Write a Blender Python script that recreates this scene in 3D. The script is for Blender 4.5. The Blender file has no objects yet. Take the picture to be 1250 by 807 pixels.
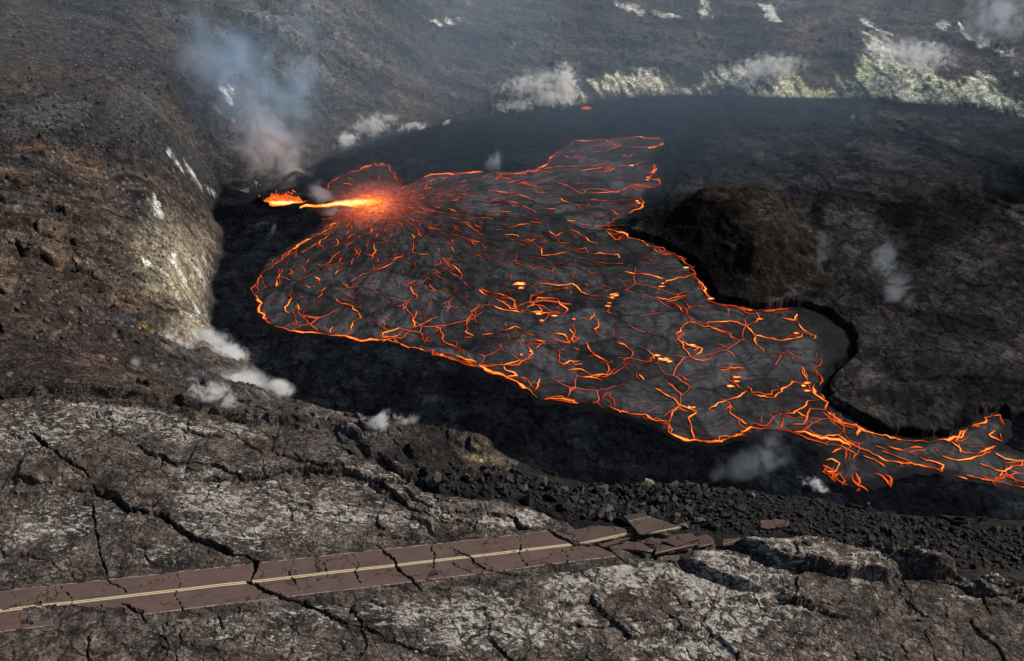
import bpy, math, random
import numpy as np
from mathutils import Vector, Matrix

random.seed(7)
RNG = np.random.default_rng(11)
SC = bpy.context.scene
COL = SC.collection

# ------------------------------------------------------------------ camera of the photograph (used to measure the place)
H = 190.0
PITCH = math.radians(33)
HFOV = math.radians(54)
F = 625 / math.tan(HFOV / 2)
CX, CY = 625.0, 403.5
cs, sn = math.cos(PITCH), math.sin(PITCH)
FWD = np.array([0, cs, -sn]); UP = np.array([0, sn, cs]); RIGHT = np.array([1.0, 0, 0])
EYE = np.array([0, 0, H])


def ray(px, py):
    u = (px - CX) / F; v = (py - CY) / F
    return FWD + u * RIGHT - v * UP


def at_z(px, py, z):
    d = ray(px, py); t = (z - H) / d[2]
    return EYE + t * d


def at_depth(px, py, c):
    return EYE + c * ray(px, py)


P0, P1 = 80.2, -0.15


def plane_z(x):
    return P0 + P1 * np.clip(x, -110, 110)


def at_plane(px, py):
    d = ray(px, py); t = (P0 - H) / (d[2] - P1 * d[0])
    return EYE + t * d


# ------------------------------------------------------------------ noise helpers
_perm = np.concatenate([RNG.permutation(4096)] * 3).astype(np.int32)
_ang = RNG.random(4096).astype(np.float32) * 2 * np.pi
_gx, _gy = np.cos(_ang), np.sin(_ang)


def gn(x, y, seed=0):
    xi = np.floor(x); yi = np.floor(y)
    fx = (x - xi).astype(np.float32); fy = (y - yi).astype(np.float32)
    xi = xi.astype(np.int32) & 4095; yi = (yi.astype(np.int32) + seed * 57) & 4095
    u = fx * fx * fx * (fx * (fx * 6 - 15) + 10); v = fy * fy * fy * (fy * (fy * 6 - 15) + 10)

    def g(dx, dy):
        h = _perm[_perm[(xi + dx) & 4095] + ((yi + dy) & 4095)]
        return _gx[h] * (fx - dx) + _gy[h] * (fy - dy)
    a = g(0, 0); b = g(1, 0); c = g(0, 1); d = g(1, 1)
    return (a + u * (b - a) + v * (c - a + u * (a - b - c + d))) * 1.5


def fbm(x, y, octv=4, gain=0.5, seed=0):
    s = 0; a = 1.0; t = 0
    for i in range(octv):
        s = s + a * gn(x * 2 ** i + 17.3 * i, y * 2 ** i - 9.1 * i, seed + i); t += a; a *= gain
    return s / t


def ridged(x, y, octv=4, seed=0):
    s = 0; a = 1.0; t = 0
    for i in range(octv):
        s = s + a * (1 - 2 * np.abs(gn(x * 2 ** i + 5.3 * i, y * 2 ** i, seed + i))); t += a; a *= 0.5
    return s / t


def worley(x, y, seed=0):
    xi = np.floor(x).astype(np.int32); yi = np.floor(y).astype(np.int32)
    f1 = np.full(x.shape, 9.0, np.float32); f2 = f1.copy(); cid = np.zeros(x.shape, np.float32)
    for dx in (-1, 0, 1):
        for dy in (-1, 0, 1):
            h = _perm[_perm[(xi + dx + seed * 31) & 4095] + ((yi + dy) & 4095)]
            h2 = _perm[h + 77]
            ddx = xi + dx + h / 4096 - x; ddy = yi + dy + h2 / 4096 - y
            d = np.sqrt(ddx * ddx + ddy * ddy).astype(np.float32)
            m = d < f1
            f2 = np.where(m, f1, np.minimum(f2, d)); cid = np.where(m, _perm[h2 + 5] / 4096, cid); f1 = np.where(m, d, f1)
    return f1, f2 - f1, cid


def sstep(a, b, x):
    t = np.clip((x - a) / (b - a), 0, 1)
    return t * t * (3 - 2 * t)


def seg_dist(x, y, pl):
    """distance to a polyline, side (+ is left of its direction)"""
    best = np.full(x.shape, 1e9, x.dtype); side = np.zeros(x.shape, x.dtype)
    pl = [(float(a), float(b)) for a, b in pl]
    for (ax, ay), (bx, by) in zip(pl[:-1], pl[1:]):
        ex, ey = bx - ax, by - ay; L2 = ex * ex + ey * ey + 1e-9
        t = np.clip(((x - ax) * ex + (y - ay) * ey) / L2, 0, 1)
        dx = x - ax - t * ex; dy = y - ay - t * ey
        d = dx * dx + dy * dy
        m = d < best
        best = np.where(m, d, best); side = np.where(m, ex * (y - ay) - ey * (x - ax), side)
    return np.sqrt(best), np.sign(side)


def inside(x, y, poly):
    r = np.zeros(x.shape, bool); n = len(poly); poly = [(float(a), float(b)) for a, b in poly]
    for i in range(n):
        ax, ay = poly[i]; bx, by = poly[(i + 1) % n]
        if ay == by: continue
        c = ((ay > y) != (by > y)) & (x < (bx - ax) * (y - ay) / (by - ay) + ax)
        r ^= c
    return r


def sdf(x, y, poly):
    d, _ = seg_dist(x, y, list(poly) + [poly[0]])
    return np.where(inside(x, y, poly), d, -d)


# ------------------------------------------------------------------ outlines measured on the photograph (photo pixels)
LAKE_PX = [(362, 247), (372, 240), (396, 234), (402, 222), (430, 208), (460, 198), (478, 203), (487, 215), (489, 225), (497, 226), (520, 214), (540, 211), (600, 209),
           (630, 211), (655, 207), (668, 195), (685, 182), (700, 172), (740, 169), (780, 166), (808, 169), (811, 177), (800, 184), (793, 191), (802, 200),
           (807, 212), (806, 225), (797, 233), (787, 238), (789, 248), (776, 262), (756, 272), (743, 277), (765, 285), (800, 298), (830, 312), (848, 328),
           (862, 350), (875, 369), (900, 375), (930, 378), (965, 374), (1000, 380), (1036, 402), (1040, 423), (1018, 444), (1005, 458), (1010, 490),
           (1048, 512), (1080, 529), (1120, 535), (1158, 533), (1175, 523), (1200, 508), (1224, 504), (1229, 530), (1216, 543), (1250, 555), (1420, 575),
           (1420, 612), (1250, 599), (1200, 588), (1150, 578), (1105, 576), (1085, 586), (1052, 594), (1010, 584), (1002, 570), (1008, 552), (980, 534),
           (940, 527), (910, 534), (880, 544), (840, 541), (815, 530), (800, 518), (760, 505), (735, 500), (690, 490), (660, 491), (625, 465),
           (560, 443), (520, 431), (470, 418), (430, 415), (390, 410), (350, 405), (325, 397), (311, 376), (306, 350), (313, 334), (329, 314),
           (360, 294), (390, 278), (400, 264), (385, 256)]
BASIN_PX = [(275, 232), (262, 262), (272, 282), (276, 300), (268, 330), (258, 345), (270, 370), (261, 395), (275, 415), (308, 440), (330, 462), (356, 484),
            (384, 506), (440, 545), (520, 570), (600, 610), (700, 650), (900, 690), (1250, 725), (1600, 760), (1900, 300), (1500, 170), (1250, 147), (1130, 129),
            (1040, 122), (960, 122), (830, 118), (760, 122), (720, 128), (690, 134), (640, 141), (600, 145), (550, 152), (480, 167), (440, 180), (405, 192),
            (375, 210), (350, 222), (335, 232), (322, 236), (305, 238)]
UPPER_PX = [(850, 150), (836, 185), (824, 222), (802, 248), (778, 266), (758, 278), (800, 291), (835, 305), (858, 324), (876, 356), (892, 367), (960, 367),
            (1006, 375), (1040, 399), (1045, 424), (1022, 446), (1010, 460), (1017, 488), (1052, 509), (1120, 530), (1157, 528), (1175, 517), (1205, 500),
            (1260, 498), (1600, 530), (1900, 300), (1500, 165), (1250, 140), (1000, 116), (860, 114)]
PLATEAU_PX = [(-500, 1300), (-500, 478), (-200, 482), (0, 485), (60, 485), (110, 489), (160, 496), (240, 508), (300, 520), (345, 522), (400, 532), (440, 565), (490, 590), (540, 606),
              (585, 608), (640, 612), (668, 624), (704, 640), (745, 640), (790, 630), (840, 650), (880, 654), (920, 660), (960, 656), (1000, 664), (1060, 672),
              (1120, 682), (1160, 700), (1185, 712), (1250, 716), (1600, 740), (1700, 1300)]
W = lambda pts, z: [tuple(at_z(px, py, z)[:2]) for px, py in pts]
WP = lambda pts: [tuple(at_plane(px, py)[:2]) for px, py in pts]
LAKE, BASIN, UPPER = W(LAKE_PX, 0), W(BASIN_PX, 0.5), W(UPPER_PX, 4)
PLATEAU = WP(PLATEAU_PX)


def lake_sdf(x, y):
    x = np.asarray(x, np.float32); y = np.asarray(y, np.float32)
    return sdf(x + 2.4 * fbm(x / 7, y / 9, 4, seed=301), y + 2.8 * fbm(x / 7, y / 9, 4, seed=305), LAKE)


# ------------------------------------------------------------------ smooth terrain: scattered heights -> surface
ctrl = []
for px, py, z in [
    # left wall, near to far
    (0, 470, 91), (60, 468, 91), (0, 400, 80), (0, 330, 62), (0, 250, 55), (0, 180, 52), (0, 100, 55), (0, 50, 58), (0, 0, 64),
    (100, 478, 91.5), (100, 400, 69), (100, 330, 49), (100, 250, 45), (100, 170, 45), (100, 100, 48), (100, 50, 52), (100, 0, 58),
    (200, 492, 90), (200, 450, 74), (200, 400, 47), (200, 365, 34), (200, 330, 27), (200, 290, 26), (200, 250, 29), (200, 200, 33), (200, 150, 37), (200, 100, 41), (200, 50, 47), (200, 0, 55),
    (150, 440, 76), (150, 360, 45), (150, 300, 38), (-150, 450, 92), (-150, 300, 70), (-150, 150, 66), (-150, 0, 75),
    (235, 395, 20), (242, 350, 11), (240, 310, 13), (240, 270, 12), (270, 440, 34), (300, 470, 42), (260, 470, 62), (300, 500, 74), (340, 495, 60),
    (250, 240, 9), (1450, 120, 12), (1450, 60, 30), (1450, 0, 40),
    # hummock at the cliff edge and rubble apron
    (340, 512, 86), (350, 505, 84), (400, 515, 86), (470, 545, 85), (520, 565, 82), (560, 580, 80), (600, 590, 78.5), (600, 575, 77),
    (650, 600, 76), (720, 620, 73.5), (760, 610, 70), (850, 625, 69), (940, 635, 67), (1020, 648, 65.5), (1100, 662, 63.5), (1180, 685, 62), (1250, 690, 60),
]:
    ctrl.append(tuple(at_z(px, py, z)))
# far slopes: each column climbs from the shore with a given steepness
for px, py0, steps in [(285, 236, [(195, .4), (150, .4), (100, .32), (50, .36), (0, .42), (-40, .4)]), (345, 224, [(195, .45), (150, .42), (100, .4), (50, .42), (0, .45), (-40, .4)]),
                       (400, 193, [(170, .35), (130, .38), (90, .42), (50, .46), (0, .46), (-40, .4)]), (450, 177, [(150, .3), (110, .34), (70, .4), (30, .44), (-40, .4)]),
                       (510, 161, [(135, .25), (100, .22), (50, .25), (0, .3), (-40, .3)]), (600, 145, [(120, .25), (80, .2), (40, .2), (0, .2), (-40, .25)]),
                       (700, 132, [(110, .35), (80, .25), (40, .2), (0, .2), (-40, .25)]), (800, 119, [(103, .45), (70, .3), (30, .2), (0, .16), (-40, .2)]),
                       (920, 119, [(103, .5), (70, .36), (30, .2), (0, .16), (-40, .2)]), (1050, 122, [(105, .5), (60, .38), (30, .2), (0, .15), (-40, .2)]),
                       (1150, 130, [(113, .5), (65, .36), (30, .2), (0, .16), (-40, .2)]), (1250, 147, [(130, .5), (80, .34), (40, .2), (0, .18), (-40, .2)])]:
    p = at_z(px, py0, 1.5)
    for py, sl_ in steps:
        d = ray(px, py); k = -d[2] / d[1]
        y = (H - p[2] + sl_ * p[1]) / (k + sl_); t = y / d[1]
        p = EYE + t * d
        ctrl.append(tuple(p))
for px, py, z in [(385, 497, 78), (430, 512, 80), (452, 515, 84), (480, 512, 85), (520, 520, 83), (560, 528, 81), (592, 542, 79), (620, 560, 76), (660, 578, 72), (700, 590, 69), (770, 594, 66.5), (830, 597, 65),
                  (900, 600, 63), (1000, 612, 59), (1100, 628, 55), (1180, 634, 52), (1250, 638, 50), (1400, 645, 44)]:
    p = at_z(px, py, z); r = p[:2] / np.hypot(*p[:2])
    ctrl.append(tuple(p))
    for s, dz in ((6, 8), (20, 28), (38, 50)):
        ctrl.append((p[0] + r[0] * s, p[1] + r[1] * s, max(p[2] - dz, 1)))
for p in BASIN[:11]: ctrl.append((p[0], p[1], 0.5))
for p in BASIN[11:20]: ctrl.append((p[0], p[1], 0.5))
for p in BASIN[21:]: ctrl.append((p[0], p[1], 1.0))
for x in range(-100, 111, 30):
    for y in (60, 85, 105):
        if y > 60 or abs(x) < 80: ctrl.append((x, y, float(plane_z(np.array(x)))))
for a in range(-170, 181, 20):
    r = math.radians(a)
    if abs(a) > 60: ctrl.append((300 * math.sin(r), 300 * math.cos(r), 85)); ctrl.append((900 * math.sin(r), 900 * math.cos(r), 95))
    ctrl.append((1500 * math.sin(r), 1500 * math.cos(r), 130))
for x in (-500, -250, 0, 250, 500): ctrl.append((x, 760, 85)); ctrl.append((x * 1.2, 1000, 120))
ctrl = np.array(ctrl, float)


def kern(d2):
    return np.sqrt(d2 + 9.0)


n = len(ctrl)
D = kern((ctrl[:, None, 0] - ctrl[None, :, 0]) ** 2 + (ctrl[:, None, 1] - ctrl[None, :, 1]) ** 2) + np.eye(n) * -0.15
A = np.zeros((n + 1, n + 1)); A[:n, :n] = D; A[:n, n] = A[n, :n] = 1
wts = np.linalg.solve(A, np.concatenate([ctrl[:, 2], [0]]))
GX = np.arange(-700, 701, 2.0); GY = np.arange(-100, 1101, 2.0)
gxx, gyy = np.meshgrid(GX, GY)
GZ = np.full(gxx.shape, wts[n])
for i in range(n):
    GZ += wts[i] * kern((gxx - ctrl[i, 0]) ** 2 + (gyy - ctrl[i, 1]) ** 2)
# a light blur keeps the scattered points from showing as cusps
for _ in range(2):
    GZ[1:-1, 1:-1] = (GZ[1:-1, 1:-1] * 4 + GZ[:-2, 1:-1] + GZ[2:, 1:-1] + GZ[1:-1, :-2] + GZ[1:-1, 2:]) / 8


def smooth_z(x, y):
    fx = np.clip((x + 700) / 2, 0, len(GX) - 1.001); fy = np.clip((y + 100) / 2, 0, len(GY) - 1.001)
    ix = fx.astype(int); iy = fy.astype(int); fx = fx - ix; fy = fy - iy
    z = (GZ[iy, ix] * (1 - fx) + GZ[iy, ix + 1] * fx) * (1 - fy) + (GZ[iy + 1, ix] * (1 - fx) + GZ[iy + 1, ix + 1] * fx) * fy
    far = sstep(650, 1200, np.hypot(x, y))
    return z * (1 - far) + far * np.clip(z, 60, 140)


# ------------------------------------------------------------------ road frame
ROAD_PX = [(-260, 779), (-80, 756), (0, 745), (150, 729), (300, 711), (450, 694), (600, 677), (700, 664), (765, 657), (830, 650), (920, 640)]
ROAD = WP(ROAD_PX)
_rs = [0.0]
for a, b in zip(ROAD[:-1], ROAD[1:]): _rs.append(_rs[-1] + math.hypot(b[0] - a[0], b[1] - a[1]))
HALF = 3.85


def road_uv(x, y):
    best = np.full(x.shape, 1e9); s = np.zeros(x.shape); v = np.zeros(x.shape)
    for (ax, ay), (bx, by), s0 in zip(ROAD[:-1], ROAD[1:], _rs):
        L = math.hypot(bx - ax, by - ay); ex, ey = (bx - ax) / L, (by - ay) / L
        t = np.clip((x - ax) * ex + (y - ay) * ey, 0, L)
        d = np.hypot(x - ax - t * ex, y - ay - t * ey); m = d < best
        best = np.where(m, d, best); s = np.where(m, s0 + t, s); v = np.where(m, ex * (y - ay) - ey * (x - ax), v)
    return s, v


# ------------------------------------------------------------------ fissures of the plateau: (polyline px, half width m, depth m)
z1 = lambda pts: [(x / 2.629, 500 + y / 2.629) for x, y in pts]
z3 = lambda pts: [(400 + x / 2.629, 500 + y / 2.629) for x, y in pts]
z4 = lambda pts: [(800 + x / 2.778, 540 + y / 2.778) for x, y in pts]
CRACKS = [
    (z1([(80, 70), (120, 95), (220, 180), (270, 210), (300, 240)]), 0.45, 1.6),
    (z1([(300, 250), (320, 275), (370, 290), (410, 330), (470, 335), (530, 340), (560, 375), (620, 415), (680, 430), (720, 455), (790, 468)]), 0.65, 2.6),
    (z1([(785, 462), (820, 480), (815, 515), (800, 550)]), 0.8, 3.0),
    (z1([(790, 550), (830, 572), (900, 600), (960, 610), (1040, 645), (1104, 690)]), 0.42, 2.2),
    (z3([(-10, 645), (60, 680), (130, 700), (180, 740), (230, 750), (270, 772), (340, 790), (420, 780)]), 0.35, 1.5),
    (z1([(440, 115), (500, 155), (560, 175), (640, 185), (720, 200), (780, 230), (850, 220), (930, 215), (1000, 212), (1104, 208)]), 0.5, 2.0),
    (z1([(0, 240), (60, 235), (110, 242), (170, 250)]), 0.5, 2.0),
    (z1([(20, 500), (60, 470), (140, 480), (200, 520)]), 0.25, 0.8),
    (z1([(290, 290), (305, 380), (330, 500), (345, 545), (380, 570), (410, 592)]), 0.22, 1.0),
    (z1([(395, 622), (440, 645), (470, 672)]), 0.3, 1.4),
    (z1([(0, 640), (70, 625), (150, 590), (150, 560)]), 0.1, 0.6),
    (z1([(765, 630), (772, 660)]), 0.3, 1.2),
    (z1([(900, 500), (930, 520), (935, 545), (960, 585)]), 0.10, 0.7), (z1([(560, 520), (575, 560), (560, 600), (590, 650)]), 0.09, 0.6), (z1([(1010, 478), (1040, 500), (1050, 540)]), 0.08, 0.5),
    (z3([(75, 460), (95, 490), (90, 530), (120, 575)]), 0.08, 0.5), (z3([(330, 430), (345, 470), (335, 500), (360, 545)]), 0.09, 0.6), (z3([(600, 400), (620, 430), (615, 470), (650, 510)]), 0.10, 0.6), (z3([(735, 445), (770, 470), (765, 500)]), 0.09, 0.6),
    (z1([(640, 500), (700, 515), (740, 505)]), 0.07, 0.4), (z1([(180, 560), (230, 600), (220, 640)]), 0.1, 0.6),
    (z1([(410, 575), (470, 560), (540, 540)]), 0.07, 0.4),
    (z3([(30, 140), (80, 168), (120, 180)]), 0.5, 2.0),
    (z3([(60, 215), (140, 240), (200, 270), (260, 320), (330, 350), (420, 340), (500, 335), (600, 345), (620, 375), (680, 378)]), 0.5, 2.2),
    (z3([(680, 378), (730, 402), (800, 436), (860, 432), (910, 450), (950, 478), (1000, 490)]), 0.42, 2.4),
    (z3([(155, 425), (210, 480), (225, 510), (270, 550), (315, 585)]), 0.2, 1.6),
    (z3([(385, 438), (440, 465), (480, 492), (500, 512), (570, 525), (640, 520)]), 0.15, 1.2),
    (z3([(540, 440), (580, 460), (640, 455)]), 0.06, 0.4),
    (z3([(490, 520), (480, 560), (500, 600)]), 0.15, 0.7),
    (z3([(690, 688), (770, 680), (860, 695), (960, 690), (1050, 680)]), 0.28, 1.2),
    (z3([(420, 690), (480, 700), (560, 712)]), 0.2, 0.8),
    (z3([(395, 490), (430, 515), (470, 525)]), 0.08, 0.5),
    (z4([(400, 545), (450, 545), (520, 555), (600, 560), (640, 550)]), 0.35, 1.4),
    (z4([(830, 605), (900, 600), (960, 605), (1020, 630)]), 0.28, 1.2),
    (z4([(930, 470), (1010, 480), (1080, 520), (1180, 530), (1300, 520)]), 0.5, 2.2),
    (z4([(420, 640), (500, 655), (440, 690)]), 0.18, 0.8),
    (z4([(610, 640), (630, 680)]), 0.15, 0.7),
    (z3([(880, 425), (950, 395), (990, 410), (1040, 430), (1060, 480)]), 0.55, 2.4),
    (z4([(0, 375), (50, 400), (80, 420)]), 0.5, 2.0),
    (z4([(540, 590), (600, 610), (700, 600)]), 0.12, 0.5),
    (z3([(300, 640), (240, 660), (170, 650)]), 0.12, 0.5),
]
# fault steps: the side further from the photographer stands higher
SCARPS = [
    (z4([(60, 405), (130, 440), (200, 475), (280, 500), (350, 515), (395, 528)]), 1.5, 7),
    (z4([(200, 365), (330, 385), (380, 418), (430, 438), (560, 462), (640, 465), (700, 460), (780, 465), (860, 462)]), 2.0, 7),
    (z4([(800, 400), (850, 440), (930, 470), (1010, 470), (1060, 480)]), 1.6, 6),
    (z4([(640, 375), (720, 385), (800, 392), (900, 410), (960, 430)]), 1.2, 4),
    (z4([(1020, 490), (1080, 515), (1180, 530)]), 1.5, 5),
    (z3([(60, 225), (140, 250), (200, 280), (260, 330)]), 0.9, 8),
    (z1([(860, 225), (930, 222), (1000, 220), (1104, 215), (1200, 235)]), 0.9, 8),
    (z1([(440, 120), (500, 160), (560, 180)]), 0.5, 5),
    (z1([(0, 245), (110, 247), (170, 255)]), 0.8, 6),
    (z1([(300, 250), (410, 335), (530, 345)]), 0.5, 5),
]
CR = [(WP(p), w * 0.74, d * 0.72) for p, w, d in CRACKS]
SCP = [(WP(p), h, L) for p, h, L in SCARPS]


def crack_depth(x, y):
    wx = x + 0.5 * fbm(x * 0.45, y * 0.45, 3, seed=71) + 0.16 * fbm(x * 2.2, y * 2.2, 2, seed=72); wy = y + 0.6 * fbm(x * 0.45, y * 0.45, 3, seed=83) + 0.2 * fbm(x * 2.2, y * 2.2, 2, seed=84)
    wob = 0.75 + 0.9 * fbm(x * 0.25, y * 0.25, 2, seed=91)
    out = np.zeros(x.shape)
    for pl, w, dep in CR:
        xs = [p[0] for p in pl]; ys = [p[1] for p in pl]
        m = (x > min(xs) - 3) & (x < max(xs) + 3) & (y > min(ys) - 3) & (y < max(ys) + 3)
        if not m.any(): continue
        d, _ = seg_dist(wx[m], wy[m], pl)
        e0 = np.hypot(x[m] - pl[0][0], y[m] - pl[0][1]); e1 = np.hypot(x[m] - pl[-1][0], y[m] - pl[-1][1])
        ww = w * np.clip(wob[m], 0.25, 1.5) * (0.35 + 0.65 * sstep(0, 3.5, np.minimum(e0, e1)))
        out[m] = np.maximum(out[m], dep * (1 - sstep(ww * 0.65, ww * 1.25, d)))
    return out


def scarp_rise(x, y):
    wx = x + 0.9 * fbm(x * 0.3, y * 0.3, 4, seed=41); wy = y + 0.9 * fbm(x * 0.3, y * 0.3, 4, seed=47)
    out = np.zeros(x.shape)
    for pl, h, L in SCP:
        xs = [p[0] for p in pl]; ys = [p[1] for p in pl]
        m = (x > min(xs) - 12) & (x < max(xs) + 12) & (y > min(ys) - 12) & (y < max(ys) + 14)
        if not m.any(): continue
        d, s = seg_dist(wx[m], wy[m], pl)
        e0 = np.hypot(x[m] - pl[0][0], y[m] - pl[0][1]); e1 = np.hypot(x[m] - pl[-1][0], y[m] - pl[-1][1])
        out[m] += 1.45 * h * np.where(s > 0, sstep(0, 0.5, d) * np.exp(-d / L), 0) * sstep(0, 4, np.minimum(e0, e1))
    return out


# ------------------------------------------------------------------ polar ground sheet, fine where the photograph looks
th = np.concatenate([np.linspace(-179, -42, 46)[:-1], np.linspace(-42, -38, 9)[:-1], np.linspace(-38, 38, 1180), np.linspace(38, 42, 9)[1:], np.linspace(42, 179, 46)[1:]])
rr = np.concatenate([np.linspace(2, 82, 30)[:-1], np.arange(82, 165, 0.14), np.arange(165, 300, 0.42), np.geomspace(300, 640, 380), np.geomspace(640, 9000, 70)[1:]])
TH, RR = np.meshgrid(np.radians(th), rr)
X = (RR * np.sin(TH)).ravel().astype(np.float32); Y = (RR * np.cos(TH)).ravel().astype(np.float32)
nr, nt = TH.shape
N = X.size

zs = smooth_z(X, Y)
near = (Y < 200) & (np.abs(X) < 260)
spl = np.full(N, -99.0); spl[near] = sdf(X[near] + 1.6 * fbm(X[near] * .2, Y[near] * .2, 4, seed=3), Y[near] + 1.6 * fbm(X[near] * .2, Y[near] * .2, 4, seed=9), PLATEAU)
inb = (Y > 100) & (Y < 800) & (np.abs(X) < 800)
wob = 3.0 * fbm(X / 14, Y / 14, 4, seed=21)
sb = np.full(N, -99.0); sb[inb] = sdf(X[inb] + wob[inb], Y[inb], BASIN)
sl = np.full(N, -99.0); sl[inb] = lake_sdf(X[inb], Y[inb])
su = np.full(N, -99.0); su[inb] = sdf(X[inb] + 0.3 * wob[inb], Y[inb] + 0.3 * wob[inb], UPPER)
w_pl = sstep(-0.6, 1.0, spl) * (np.hypot(X, Y) < 260)
w_pl = np.where((np.hypot(X, Y) < 84), 1.0, w_pl)
w_ba = sstep(-3.5, 0.5, sb)


def bump_field(px, py, z, rx, ry, rot=0):
    """0..1 radial coordinate of an elliptical patch measured at a photo pixel, built in the ground plane"""
    c = at_z(px, py, z); a = at_z(px + rx * math.cos(rot), py + rx * math.sin(rot), z) - c; b = at_z(px - ry * math.sin(rot), py + ry * math.cos(rot), z) - c
    det = a[0] * b[1] - a[1] * b[0]
    qx = X - c[0]; qy = Y - c[1]
    u = (qx * b[1] - qy * b[0]) / det; v = (a[0] * qy - a[1] * qx) / det
    return np.sqrt(u * u + v * v), u, v


# basin floor: lake bed, black apron, brown upper crust, mound, pit
up_w = np.where(Y > 420, 5 + (Y - 420) * 0.2, 1.6)
rise = np.clip(su / up_w + 0.3, 0, 1); rise = rise * rise * (3 - 2 * rise)
flow_n = fbm(X / 13 + 0.6 * fbm(X / 30, Y / 30, 2, seed=5), Y / 19, 5, seed=31)
fine = np.abs(fbm(X / 3.5, Y / 5.0, 4, seed=33))
zb = 0.9 + 1.3 * rise + flow_n * (0.45 + 0.9 * rise) + (0.8 - fine) * (0.22 + 0.1 * rise)
zb = np.where(sl < 0, 0.06 + (zb - 0.06) * np.maximum(sstep(0.5, 10, -sl), rise), zb)
zb = np.where(sl > -0.2, -0.8, np.where(sl > -1.4, -0.8 + (zb + 0.8) * sstep(-0.2, -1.4, sl), zb))
md, mu, mv = bump_field(897, 287, 4, 122, 78, 0.12)
md2 = md + 0.24 * fbm(X / 24, Y / 24, 4, seed=51) + 0.03 * fbm(X / 6, Y / 6, 3, seed=52)
mound = 10.5 * (1 - sstep(0.38, 1.02, md2))
gul = ridged(X / 16 + 0.35 * Y / 16, Y / 50, 3, seed=53)
md_w = 1 - sstep(0.7, 1.05, md2)
mound += md_w * (gul * 0.8 + 0.15 * fbm(X / 3, Y / 3, 4, seed=54))
zb += mound * sstep(0, 26, -sl)
pd, _, _ = bump_field(1248, 217, 5, 52, 26, 0.05)
pd = pd + 0.15 * fbm(X / 12, Y / 12, 4, seed=57)
zb -= 7.5 * (1 - sstep(0.8, 0.98, pd))
pd2, _, _ = bump_field(1105, 152, 5, 34, 8, 0.35)
zb -= 1.6 * (1 - sstep(0.6, 1.0, pd2 + 0.3 * fbm(X / 10, Y / 10, 3, seed=58)))
for pl, h in [([(1085, 145), (1140, 168), (1190, 185), (1225, 195)], 1.0), ([(1000, 470), (1080, 455), (1180, 452), (1260, 462)], 0.9), ([(1010, 330), (1000, 300), (985, 260), (1000, 225)], 0.7),
              ([(960, 190), (1000, 205), (1015, 225)], 0.5), ([(880, 120), (905, 160), (990, 165)], 0.4), ([(1190, 230), (1250, 255), (1300, 260)], 0.6)]:
    d, s = seg_dist(X + wob * .4, Y + wob * .4, W(pl, 5))
    zb -= h * np.exp(-(d / 1.2) ** 2) * (sl < -2)
    zb += h * 0.6 * np.where(s > 0, sstep(0, 1.5, d) * np.exp(-d / 9), 0) * (sl < -2)

# walls
wallamp = sstep(0, 14, -sb)
rough = 1.5 * ridged(X / 30, Y / 30, 5, seed=61) + 0.7 * fbm(X / 6, Y / 6, 4, seed=63)
f1, f21, cid = worley(X / 4.2, Y / 4.2, 2)
blocks = (cid ** 5) * 1.5 * sstep(0.05, 0.3, f21)
f1b, f21b, cidb = worley(X / 1.7, Y / 1.7, 5)
blocks += (cidb ** 4) * 0.6 * sstep(0.05, 0.3, f21b)
c0 = np.array(at_z(200, 330, 25)[:2])
# gullies running down the left wall towards the lake
gu = (X * 0.66 + Y * 0.75); gv = (X * 0.75 - Y * 0.66)
gully = ridged(gu / 55 + 0.2 * fbm(X / 20, Y / 20, 2, seed=5), gv / 12 + 0.25 * fbm(X / 18, Y / 18, 3, seed=6), 5, seed=66)
leftw = sstep(-20, -90, X) * sstep(110, 170, Y) * sstep(420, 330, Y)
farw = sstep(440, 500, Y) * sstep(1200, 800, Y)
zs = zs + farw * wallamp * (2.6 * ridged(X / 48 + 0.2, Y / 20 + X / 90, 4, seed=211) + 1.5 * fbm(X / 14, Y / 9, 3, seed=213))
zw = np.maximum(zs, 0.8) + wallamp * ((rough * (0.55 + 0.25 * sstep(300, 500, RR.ravel())) + blocks * (0.5 + 0.5 * (fbm(X / 30, Y / 30, 3, seed=69) > 0))) + leftw * (gully * 4.2 + 1.2 * ridged(gu / 20, gv / 4.0, 4, seed=68)))

# hummock roughness near the edge
hum = sstep(8, 20, Y - 95) * sstep(-70, -45, X) * sstep(25, 5, X) * (Y < 190)
# plateau
cd = np.zeros(N); sr = np.zeros(N)
vis = near & (RR.ravel() > 78)
cd[vis] = crack_depth(X[vis], Y[vis]); sr[vis] = scarp_rise(X[vis], Y[vis])
ru = np.zeros(N); rv = np.full(N, 99.0)
ru[near], rv[near] = road_uv(X[near], Y[near])
on_road = sstep(HALF + 1.7, HALF + 0.5, np.abs(rv)) * near
road_live = sstep(_rs[8] + 2, _rs[7] + 5, ru)
rel = 0.5 * fbm(X / 7, Y / 7, 4, seed=73) + 0.3 * (0.5 - np.abs(fbm(X / 2.2, Y / 1.5, 4, seed=75))) + 0.10 * fbm(X / 0.8, Y / 0.5, 3, seed=77)
flat = on_road
pw1 = X + 2.2 * fbm(X / 5, Y / 5, 4, seed=221); pw2 = Y + 2.2 * fbm(X / 5, Y / 5, 4, seed=223)
pl1, pe1, pc1 = worley(pw1 / 10.5, pw2 / 7.5, 12)
pl2, pe2, pc2 = worley(pw1 / 4.2, pw2 / 3.4, 14)
pmask = sstep(-0.15, 0.25, fbm(X / 16, Y / 16, 3, seed=225))
plates = (pc1 - 0.5) * 0.75 + 0.28 * (pc2 - 0.5) * pmask - 0.55 * (1 - sstep(0.0, 0.035, pe1)) * sstep(-0.2, 0.2, fbm(X / 9, Y / 9, 3, seed=227)) - 0.3 * (1 - sstep(0, 0.05, pe2)) * pmask
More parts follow.
